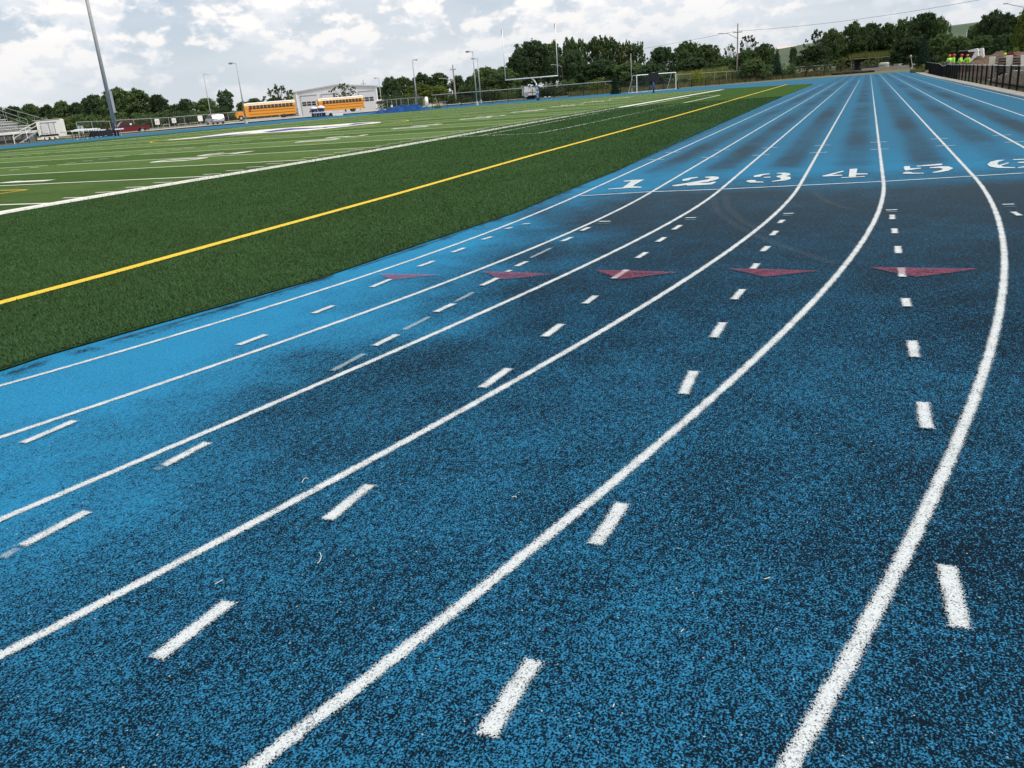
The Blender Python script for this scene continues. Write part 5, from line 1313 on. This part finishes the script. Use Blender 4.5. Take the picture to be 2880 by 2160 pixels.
def get_proto(kind, v, leaf):
    key = (kind, v, leaf)
    if key not in PROTO:
        k0 = (kind, v)
        if k0 not in PROTO:
            tr, pts, size = proto(kind, 100*v+len(kind)*7+ord(kind[0])); PROTO[k0] = (tr, leaf_mesh('crown', pts, 0, size, v+5))
            me = bpy.data.meshes.new('trunk'); me.from_pydata(tr.v, [], tr.f); me.materials.append(BARK); PROTO[k0] = (me, PROTO[k0][1])
        tm, cm = PROTO[k0]; cm2 = cm.copy(); cm2.materials.append(LEAF[leaf]); PROTO[key] = (tm, cm2)
    return PROTO[key]
NAMES = {'broad': ('broadleaf_tree', 'tree'), 'wood': ('woodland_tree', 'tree'), 'tall': ('cottonwood_tree', 'tree'), 'open': ('young_tree', 'tree'), 'spruce': ('spruce_tree', 'tree'), 'shrub': ('shrub', 'shrub')}
cnt = [0]
def tree(x, ytop, wpx, d, kind, leaf, label, group=None):
    cnt[0] += 1; i = cnt[0]
    P = base(x, d); h_ = zof(P, ytop)-P.z; w = wpx*d/F
    tm, cm = get_proto(kind, i % 3, leaf)
    nm, cat = NAMES[kind]
    t = thing(nm, label, cat, P, random.uniform(0, 6.28), group, (w/8.4*random.uniform(.95, 1.05), w/8.4, h_/10.0))
    for n_, me in (('trunk', tm), ('crown', cm)):
        o = bpy.data.objects.new(n_, me); COL.objects.link(o); o.parent = t
    return t
GL, GR, GM, GS = 'far trees on the left skyline', 'trees on the right skyline', 'big trees behind the goalpost', 'low shrubs and undergrowth'
T = [
 (5, 300, 80, 330, 'wood', 'dark', 'low distant tree behind the top rows of the bleachers', GL),
 (52, 296, 70, 330, 'wood', 'dark', 'low tree crossed by the bleachers guard mesh', GL),
 (100, 290, 66, 320, 'wood', 'green', 'tree directly above the trailer roof', GL),
 (148, 294, 60, 310, 'wood', 'dark', 'tree rising behind the right end of the trailer', GL),
 (192, 281, 66, 290, 'wood', 'green', 'tree standing above the stored hurdles, left one', GL),
 (232, 286, 60, 290, 'wood', 'dark', 'tree standing above the stored hurdles, right one', GL),
 (283, 262, 76, 270, 'broad', 'dark', 'dark tree partly hidden by the tall stadium pole', GL),
 (348, 244, 92, 260, 'broad', 'green', 'tallest spreading tree immediately right of the stadium pole', GL),
 (405, 247, 90, 265, 'broad', 'green', 'spreading tree right of the tallest one, with sky gaps', GL),
 (455, 262, 56, 260, 'broad', 'dark', 'browner tree at the right end of the tall left clump', GL),
 (500, 292, 60, 310, 'wood', 'green', 'low tree in the dip of the skyline before the silver car', GL),
 (530, 276, 52, 300, 'wood', 'dark', 'tree above the small practice goals', GL),
 (588, 276, 76, 290, 'wood', 'green', 'tree behind the slim light pole and silver car', GL),
 (643, 250, 58, 270, 'tall', 'dark', 'narrow dark tree between the slim pole and the thin pole', GL),
 (690, 284, 50, 260, 'wood', 'olive', 'yellowish tree behind the bus hood', GL),
 (722, 276, 62, 300, 'wood', 'dark', 'dark tree over the front half of the first bus', GL),
 (780, 272, 74, 290, 'wood', 'dark', 'dark tree over the rear half of the first bus', GL),
 (825, 274, 60, 290, 'wood', 'green', 'tree squeezed against the left end of the white workshop', GL),
 (794, 234, 88, 205, 'open', 'green', 'airy young tree just left of the white workshop', None),
 (973, 231, 84, 196, 'open', 'green', 'airy young tree in front of the workshop over the second bus', None),
 (1070, 243, 40, 245, 'wood', 'dark', 'dark tree edge right behind the workshop corner', GM),
 (1105, 216, 66, 240, 'wood', 'dark', 'dark tree behind the small distant light pole', GM),
 (1140, 214, 64, 245, 'wood', 'green', 'tree left of the light pole above the blue tarp', GM),
 (1195, 203, 76, 240, 'broad', 'dark', 'dark tree right of the light pole above the blue tarp', GM),
 (1240, 201, 66, 240, 'broad', 'green', 'taller tree left of the skyline gap with the utility pole', GM),
 (1185, 233, 84, 212, 'broad', 'olive', 'yellow-green lower tree in front of the dark clump', GM),
 (1234, 240, 70, 205, 'wood', 'olive', 'olive low tree behind the picnic bench', GM),
 (1293, 212, 50, 245, 'wood', 'dark', 'dark tree immediately right of the utility pole gap', GM),
 (1333, 211, 60, 240, 'wood', 'dark', 'dark tree behind the paired light poles', GM),
 (1318, 236, 66, 205, 'broad', 'green', 'lower round tree in front, left of the paired light poles', GM),
 (1372, 184, 84, 195, 'broad', 'green', 'tree right of the paired light poles with wispy top', GM),
 (1420, 186, 86, 200, 'broad', 'green', 'tree framed by the left goal upright', GM),
 (1400, 205, 110, 175, 'wood', 'green', 'wide lower tree under the left end of the crossbar', GM),
 (1505, 107, 122, 210, 'broad', 'dark', 'largest round tree, framed between the goal uprights', GM),
 (1462, 150, 80, 205, 'broad', 'dark', 'left shoulder tree of the large round one', GM),
 (1560, 114, 80, 220, 'broad', 'green', 'tree directly behind the right goal upright', GM),
 (1608, 100, 54, 222, 'tall', 'green', 'narrow cottonwood just right of the right goal upright', GM),
 (1640, 106, 54, 225, 'tall', 'green', 'second narrow cottonwood right of the goal upright', GM),
 (1685, 94, 76, 220, 'tall', 'green', 'tallest cottonwood in the clump right of the goalpost', GM),
 (1722, 101, 60, 224, 'tall', 'green', 'cottonwood just right of the tallest one', GM),
 (1760, 112, 60, 220, 'tall', 'olive', 'lighter cottonwood near the right end of the clump', GM),
 (1794, 113, 52, 218, 'tall', 'green', 'last cottonwood of the clump, beside the skyline notch', GM),
 (1618, 140, 90, 190, 'wood', 'dark', 'very dark tree below the narrow cottonwoods', GM),
 (1690, 165, 110, 188, 'wood', 'dark', 'dark lower tree below the tallest cottonwood', GM),
 (1770, 172, 100, 185, 'wood', 'green', 'lower tree behind the left post of the soccer goal', GM),
 (1860, 127, 92, 168, 'broad', 'dark', 'almost black tree directly above the play clock', GM),
 (1835, 176, 90, 165, 'wood', 'dark', 'dark low tree behind the soccer goal crossbar', GM),
 (1935, 114, 96, 200, 'broad', 'green', 'broad tree right of the soccer goal, left half', GM),
 (1985, 121, 84, 204, 'broad', 'green', 'broad tree right of the soccer goal, right half', GM),
 (1950, 160, 130, 190, 'wood', 'dark', 'dark undergrowth tree below the broad pair', GM),
 (2052, 120, 46, 205, 'open', 'green', 'thin tree just left of the tall utility pole', GR),
 (2040, 160, 70, 198, 'wood', 'green', 'low tree at the left foot of the tall utility pole', GR),
 (2103, 94, 76, 178, 'open', 'green', 'leafy light tree immediately right of the tall utility pole', GR),
 (2098, 135, 80, 176, 'broad', 'green', 'lower half-hidden tree right of the tall utility pole', GR),
 (2148, 118, 62, 176, 'broad', 'green', 'tree sloping down to the hillside right of the pole', GR),
 (2120, 165, 96, 152, 'wood', 'green', 'bushy low tree behind the black fence below the utility pole', GR),
 (2184, 136, 66, 158, 'spruce', 'spruce', 'pointed dark spruce in front of the hill', None),
 (2229, 130, 26, 300, 'tall', 'dark', 'narrow dark column tree on the lower hillside', GR),
 (2262, 158, 70, 230, 'wood', 'green', 'low tree at the foot of the hill right of the spruce', GR),
 (2296, 79, 74, 178, 'open', 'dark', 'see-through tree at the left end of the right skyline clump', GR),
 (2290, 125, 90, 175, 'broad', 'dark', 'dark lower tree under the see-through one', GR),
 (2335, 78, 70, 185, 'broad', 'green', 'tree between the see-through one and the tall ridge clump', GR),
 (2393, 59, 80, 192, 'broad', 'green', 'tall tree above the left end of the black shed', GR),
 (2444, 59, 76, 194, 'broad', 'dark', 'tall tree above the middle of the black shed', GR),
 (2492, 62, 72, 194, 'broad', 'green', 'tall tree above the storage tank', GR),
 (2538, 44, 70, 186, 'tall', 'green', 'taller tree above the utility cabinet', GR),
 (2596, 29, 92, 180, 'broad', 'dark', 'tallest round-topped tree of the right skyline', GR),
 (2634, 44, 56, 178, 'broad', 'green', 'right shoulder of the tallest round-topped tree', GR),
 (2380, 120, 130, 200, 'wood', 'dark', 'dark lower tree behind the left of the shed roof', GR),
 (2470, 112, 130, 200, 'wood', 'dark', 'dark lower tree behind the right of the shed roof', GR),
 (2560, 100, 110, 165, 'wood', 'dark', 'dark lower tree beneath the tallest skyline tree', GR),
 (2595, 92, 72, 138, 'spruce', 'spruce', 'big dark spruce behind the far end of the trackside fence', None),
 (2640, 96, 84, 140, 'wood', 'green', 'leafy tree right of the big dark spruce', GR),
 (2690, 100, 84, 128, 'wood', 'green', 'tree behind the workers and loader', GR),
 (2716, 96, 50, 150, 'spruce', 'spruce', 'small spruce above the loader cab', None),
 (2741, 62, 60, 158, 'broad', 'green', 'tree right of the hill gap above the loader', GR),
 (2783, 25, 84, 150, 'broad', 'dark', 'tall dark tree over the dirt mounds', GR),
 (2826, 34, 80, 145, 'broad', 'dark', 'dark tree left of the right-edge street light', GR),
 (2760, 100, 90, 122, 'wood', 'green', 'lower tree behind the large dirt mound', GR),
 (2822, 92, 90, 118, 'wood', 'dark', 'dark lower tree behind the formed walls', GR),
 (2872, 14, 60, 104, 'broad', 'olive', 'yellow-green tree cut by the right edge of the view', GR),
 (1731, 208, 46, 124, 'spruce', 'spruce', 'small spruce at the right end of the goalpost fence', None),
 (1812, 214, 74, 150, 'spruce', 'spruce', 'wide low spruce seen through the soccer goal net', None),
 (1692, 208, 62, 150, 'shrub', 'olive', 'olive bush left of the small spruce', GS),
 (1494, 228, 32, 152, 'shrub', 'lime', 'yellow-green bush above the white cargo trailer', GS),
 (1963, 179, 38, 150, 'shrub', 'lime', 'bright yellow bush right of the soccer goal', GS),
 (1230, 289, 22, 122, 'shrub', 'lime', 'small yellow bush at the right end of the blue tarp', GS),
 (2268, 170, 56, 152, 'open', 'green', 'small round planted tree behind the fence, left one', GR),
 (2318, 163, 60, 149, 'open', 'green', 'small planted tree behind the fence, in the middle', GR),
 (2366, 160, 60, 156, 'open', 'olive', 'small planted tree at the left end of the black shed', GR),
 (2440, 166, 44, 160, 'open', 'olive', 'young tree in front of the black shed opening', GR),
 (2215, 163, 50, 156, 'shrub', 'green', 'green bush right of the dark spruce', GS),
 (2530, 158, 80, 186, 'shrub', 'green', 'green bush behind the storage tank and cabinet', GS),
 (2630, 168, 70, 118, 'shrub', 'olive', 'olive weeds on the bank left of the workers', GS),
 (2838, 118, 50, 100, 'shrub', 'olive', 'tall olive weeds above the formed walls', GS)]
T.sort(key=lambda r: 0)
for r in T: tree(*r)
fr = [(30, 322, 90, 'green', 'dark shrub under the bleachers skyline'), (175, 318, 90, 'green', 'shrub just right of the trailer roof'), (215, 312, 76, 'olive', 'yellowish shrub above the hurdles'), (262, 320, 80, 'green', 'shrub left of the stadium pole ballast box'),
      (330, 316, 76, 'olive', 'olive shrub directly behind the stadium pole'), (385, 313, 90, 'green', 'shrub above the pickup cab'), (445, 310, 90, 'green', 'shrub above the first fence sign'), (505, 306, 86, 'dark', 'dark shrub above the middle fence sign'), (562, 303, 84, 'green', 'shrub above the blank fence sign'), (622, 298, 80, 'dark', 'dark shrub right of the slim light pole'), (676, 296, 60, 'olive', 'olive shrub left of the bus hood'),
      (1275, 258, 60, 'green', 'shrub at the base of the left utility pole'), (1345, 250, 90, 'dark', 'shrub behind the paired light poles'), (1440, 236, 96, 'green', 'shrub above the cargo trailer left side'), (1540, 222, 90, 'dark', 'dark shrub right behind the padded goalpost'), (1600, 214, 90, 'green', 'shrub right of the goalpost below the crossbar end'), (1655, 214, 80, 'green', 'shrub right of the pale fence stub'), (1100, 255, 80, 'dark', 'dark shrub right of the workshop'), (1160, 254, 80, 'green', 'shrub left of the tarp light pole'), (1900, 208, 90, 'green', 'weedy shrub behind the right goal post'), (2010, 200, 90, 'olive', 'weedy shrub below the cornfield'),
      (740, 300, 80, 'dark', 'shrub hidden behind the first bus'), (800, 296, 80, 'dark', 'shrub between the first bus and workshop')]
near_of = [(60, 'behind the middle of the bleachers'), (105, 'behind the trailer'), (148, 'behind the right side of the trailer'), (196, 'behind the leftmost hurdles'), (240, 'behind the middle hurdles'), (290, 'behind the rightmost hurdles'), (312, 'hidden by the stadium pole'), (358, 'behind the pickup hood'), (412, 'behind the pickup bed'), (428, 'left of the first fence sign'), (470, 'right of the first fence sign'), (525, 'between the middle and blank fence signs'), (596, 'behind the silver car'), (645, 'between the slim pole and the thin pole'), (1480, 'above the cargo trailer'), (1525, 'behind the padded post'), (1570, 'under the right end of the crossbar'), (1380, 'left of the left goal upright'), (1635, 'right of the right goal upright')]
for x, w_ in near_of: fr.append((x, 314-(x-60)*.034 if x < 1000 else 228, 84, 'dark' if x % 2 else 'green', 'low background thicket '+w_))
for x, yt, w, lf, lab in fr: tree(x, yt, w, (228 if x < 1000 else 165), 'shrub', lf, lab, GS)
# corn rows and long grass (uncountable)
def scatter_blades(name, regions, n, hmin, hmax, w, m_, seed, label, cat, hf=None):
    rng = np.random.default_rng(seed); quads = []
    (x0, d0), (x1, d1), dd_ = regions
    f = rng.uniform(0, 1, n); e = rng.uniform(0, dd_, n); hh_ = rng.uniform(hmin, hmax, n); an = rng.uniform(0, math.pi, n); lean = rng.normal(0, .12, (n, 2))
    V = np.zeros((n, 3, 3))
    for i in range(n):
        P = base(x0+(x1-x0)*f[i], d0+(d1-d0)*f[i]+e[i]); zt_ = P.z+hh_[i]
        if hf: zt_ += hf(P)
        c, s = math.cos(an[i])*w, math.sin(an[i])*w
        V[i, 0] = (P.x-c, P.y-s, P.z-.02); V[i, 1] = (P.x+c, P.y+s, P.z-.02); V[i, 2] = (P.x+lean[i, 0]*hh_[i]*2, P.y+lean[i, 1]*hh_[i]*2, zt_)
    me = bpy.data.meshes.new(name); me.from_pydata(V.reshape(-1, 3).tolist(), [], [(3*i, 3*i+1, 3*i+2) for i in range(n)]); me.materials.append(m_)
    o = bpy.data.objects.new(name, me); COL.objects.link(o); tag(o, label, cat, kind='stuff'); return o
CORN = leaf_material('corn_leaf', (.10, .13, .03), (.22, .24, .08), .2); WEED = leaf_material('weed_blade', (.07, .085, .03), (.20, .19, .09), .2)
scatter_blades('corn_field', ((1905, 176), (2070, 182), 22), 7000, 1.9, 2.8, .12, CORN, 1, 'strip of tall yellow-green corn beyond the far turn fence', 'corn')
scatter_blades('corn_field', ((2395, 178), (2580, 180), 18), 7000, 2.2, 3.2, .12, CORN, 2, 'strip of yellow-green corn behind the black shed', 'corn')
scatter_blades('tall_grass', ((1600, 139), (2400, 152), 16), 12000, .25, .9, .05, WEED, 3, 'dry tall grass behind the low black fence', 'grass')
scatter_blades('tall_grass', ((200, 122), (700, 176), 16), 6000, .2, .6, .05, WEED, 4, 'rough grass along the foot of the long chain-link fence', 'grass')
scatter_blades('tall_grass', ((2560, 100), (2760, 92), 14), 3000, .15, .5, .04, WEED, 5, 'weeds on the bare ground behind the trackside fence', 'grass')
# turf fibres standing up from the infield near the track
def blades():
    rng = np.random.default_rng(9); n = 520000
    u = rng.uniform(0, 1, n); x = 3.4+52*u**2.3; yb = np.interp(x, [p[0] for p in L0E]+[60], [p[1] for p in L0E]+[4.72])
    y = yb+.03+rng.uniform(0, 1, n)**1.4*11.6
    a = rng.uniform(0, 2*math.pi, n); L_ = rng.uniform(.018, .042, n)*(1+x*.012); tilt = rng.uniform(.5, 1.25, n); w = .0016*(1+x*.13)
    px_, py_ = -np.sin(a)*w, np.cos(a)*w
    V = np.zeros((n, 3, 3)); V[:, 0] = np.stack([x-px_, y-py_, np.full(n, .012)], 1); V[:, 1] = np.stack([x+px_, y+py_, np.full(n, .012)], 1)
    V[:, 2] = np.stack([x+np.cos(a)*L_*np.sin(tilt), y+np.sin(a)*L_*np.sin(tilt), .012+L_*np.cos(tilt)], 1)
    yl_ = np.interp(x, [p[0] for p in TL], [p[1] for p in TL]); ok = (np.abs(y-yl_) > .06+.002*x) & (y < 15.6)
    V = V[ok]; n = len(V)
    me = bpy.data.meshes.new('turf_blades'); me.vertices.add(3*n); me.vertices.foreach_set('co', V.ravel().astype(np.float32)); me.loops.add(3*n); me.loops.foreach_set('vertex_index', np.arange(3*n, dtype=np.int32))
    me.polygons.add(n); me.polygons.foreach_set('loop_start', np.arange(0, 3*n, 3, dtype=np.int32)); me.polygons.foreach_set('loop_total', np.full(n, 3, dtype=np.int32)); me.update()
    me.materials.append(leaf_material('turf_fibre', (.014, .036, .014), (.075, .150, .062), .1)); o = bpy.data.objects.new('turf_blades', me); COL.objects.link(o); o.parent = turf; o['kind'] = 'stuff'
TL = [(-9, 7.55)]+pxline([(0, 857), (300, 776), (700, 664), (1100, 553), (1500, 438), (1900, 328)])
blades()
# ------------------------------------------------------------------ light, sky
SUN_AZ, SUN_EL = R(-88), R(56)
sd = Vector((math.cos(SUN_EL)*math.cos(SUN_AZ), math.cos(SUN_EL)*math.sin(SUN_AZ), math.sin(SUN_EL)))
sl_ = bpy.data.lights.new('sun', 'SUN'); sl_.energy = 3.3; sl_.angle = R(.6); sl_.color = (1., .95, .88)
so = bpy.data.objects.new('sun', sl_); COL.objects.link(so); so.rotation_euler = sd.to_track_quat('Z', 'Y').to_euler()
wd = bpy.data.worlds.new('World'); scene.world = wd; wd.use_nodes = True; nt = wd.node_tree; g = N(nt)
bg = nt.nodes['Background']
sky = g.n('ShaderNodeTexSky'); sky.sky_type = 'NISHITA'; sky.sun_disc = False; sky.sun_elevation = SUN_EL; sky.sun_rotation = math.pi/2-SUN_AZ
sky.dust_density = 2.0; sky.air_density = 1.0
d = g.n('ShaderNodeTexCoord').outputs['Generated']
dx, dy, dz = g.xyz(d)
skys = g.mix(1., sky.outputs[0], (.085, .085, .085), 'MULTIPLY')
haze = g.mr(dz, .0, .22, .85, .45)
topc = g.mix(g.mr(dz, .0, .16), (.71, .77, .83), (.57, .69, .84))
basec = g.mix(haze, skys, topc)
def cl(off):
    zz = g.m('ADD', dz, off)
    v = g.comb(dx, dy, g.m('MULTIPLY', zz, 1.75))
    n1 = g.noise(v, 17., 9., .54, 0.); n2 = g.noise(v, 6.5, 2., .5); n3 = g.noise(v, 44., 5., .55)
    return g.m('ADD', g.m('ADD', g.m('MULTIPLY', n1, .56), g.m('MULTIPLY', n2, .30)), g.m('MULTIPLY', n3, .14))
c0 = cl(0.); c1 = cl(.009)
cover = g.mr(c0, .45, .515, 0., 1., True)
lit = g.mr(g.m('SUBTRACT', c0, c1), -.030, .030, 0., 1., True)
thick = g.mr(c0, .50, .60)
shadec = g.mix(lit, (.72, .76, .82), (1.0, .955, .925))
ccol = g.mix(g.m('MULTIPLY', thick, .5), shadec, (1.02, .985, .96))
lowfade = g.mr(dz, .012, .09, .15, 1.)
veil = g.mr(g.noise(g.comb(dx, dy, g.m('MULTIPLY', dz, 5.)), 4., 4., .5), .4, .65, 0., .5)
b2 = g.mix(veil, basec, (.80, .82, .85))
fin = g.mix(g.m('MULTIPLY', cover, g.m('MULTIPLY', lowfade, .9)), b2, ccol)
nt.links.new(fin, bg.inputs[0]); bg.inputs[1].default_value = 1.0
scene.view_settings.view_transform = 'Standard'; scene.view_settings.look = 'None'
scene.view_settings.exposure = .12; scene.view_settings.gamma = 1.
scene.render.resolution_x = 1024; scene.render.resolution_y = 768
scene.render.engine = 'CYCLES'
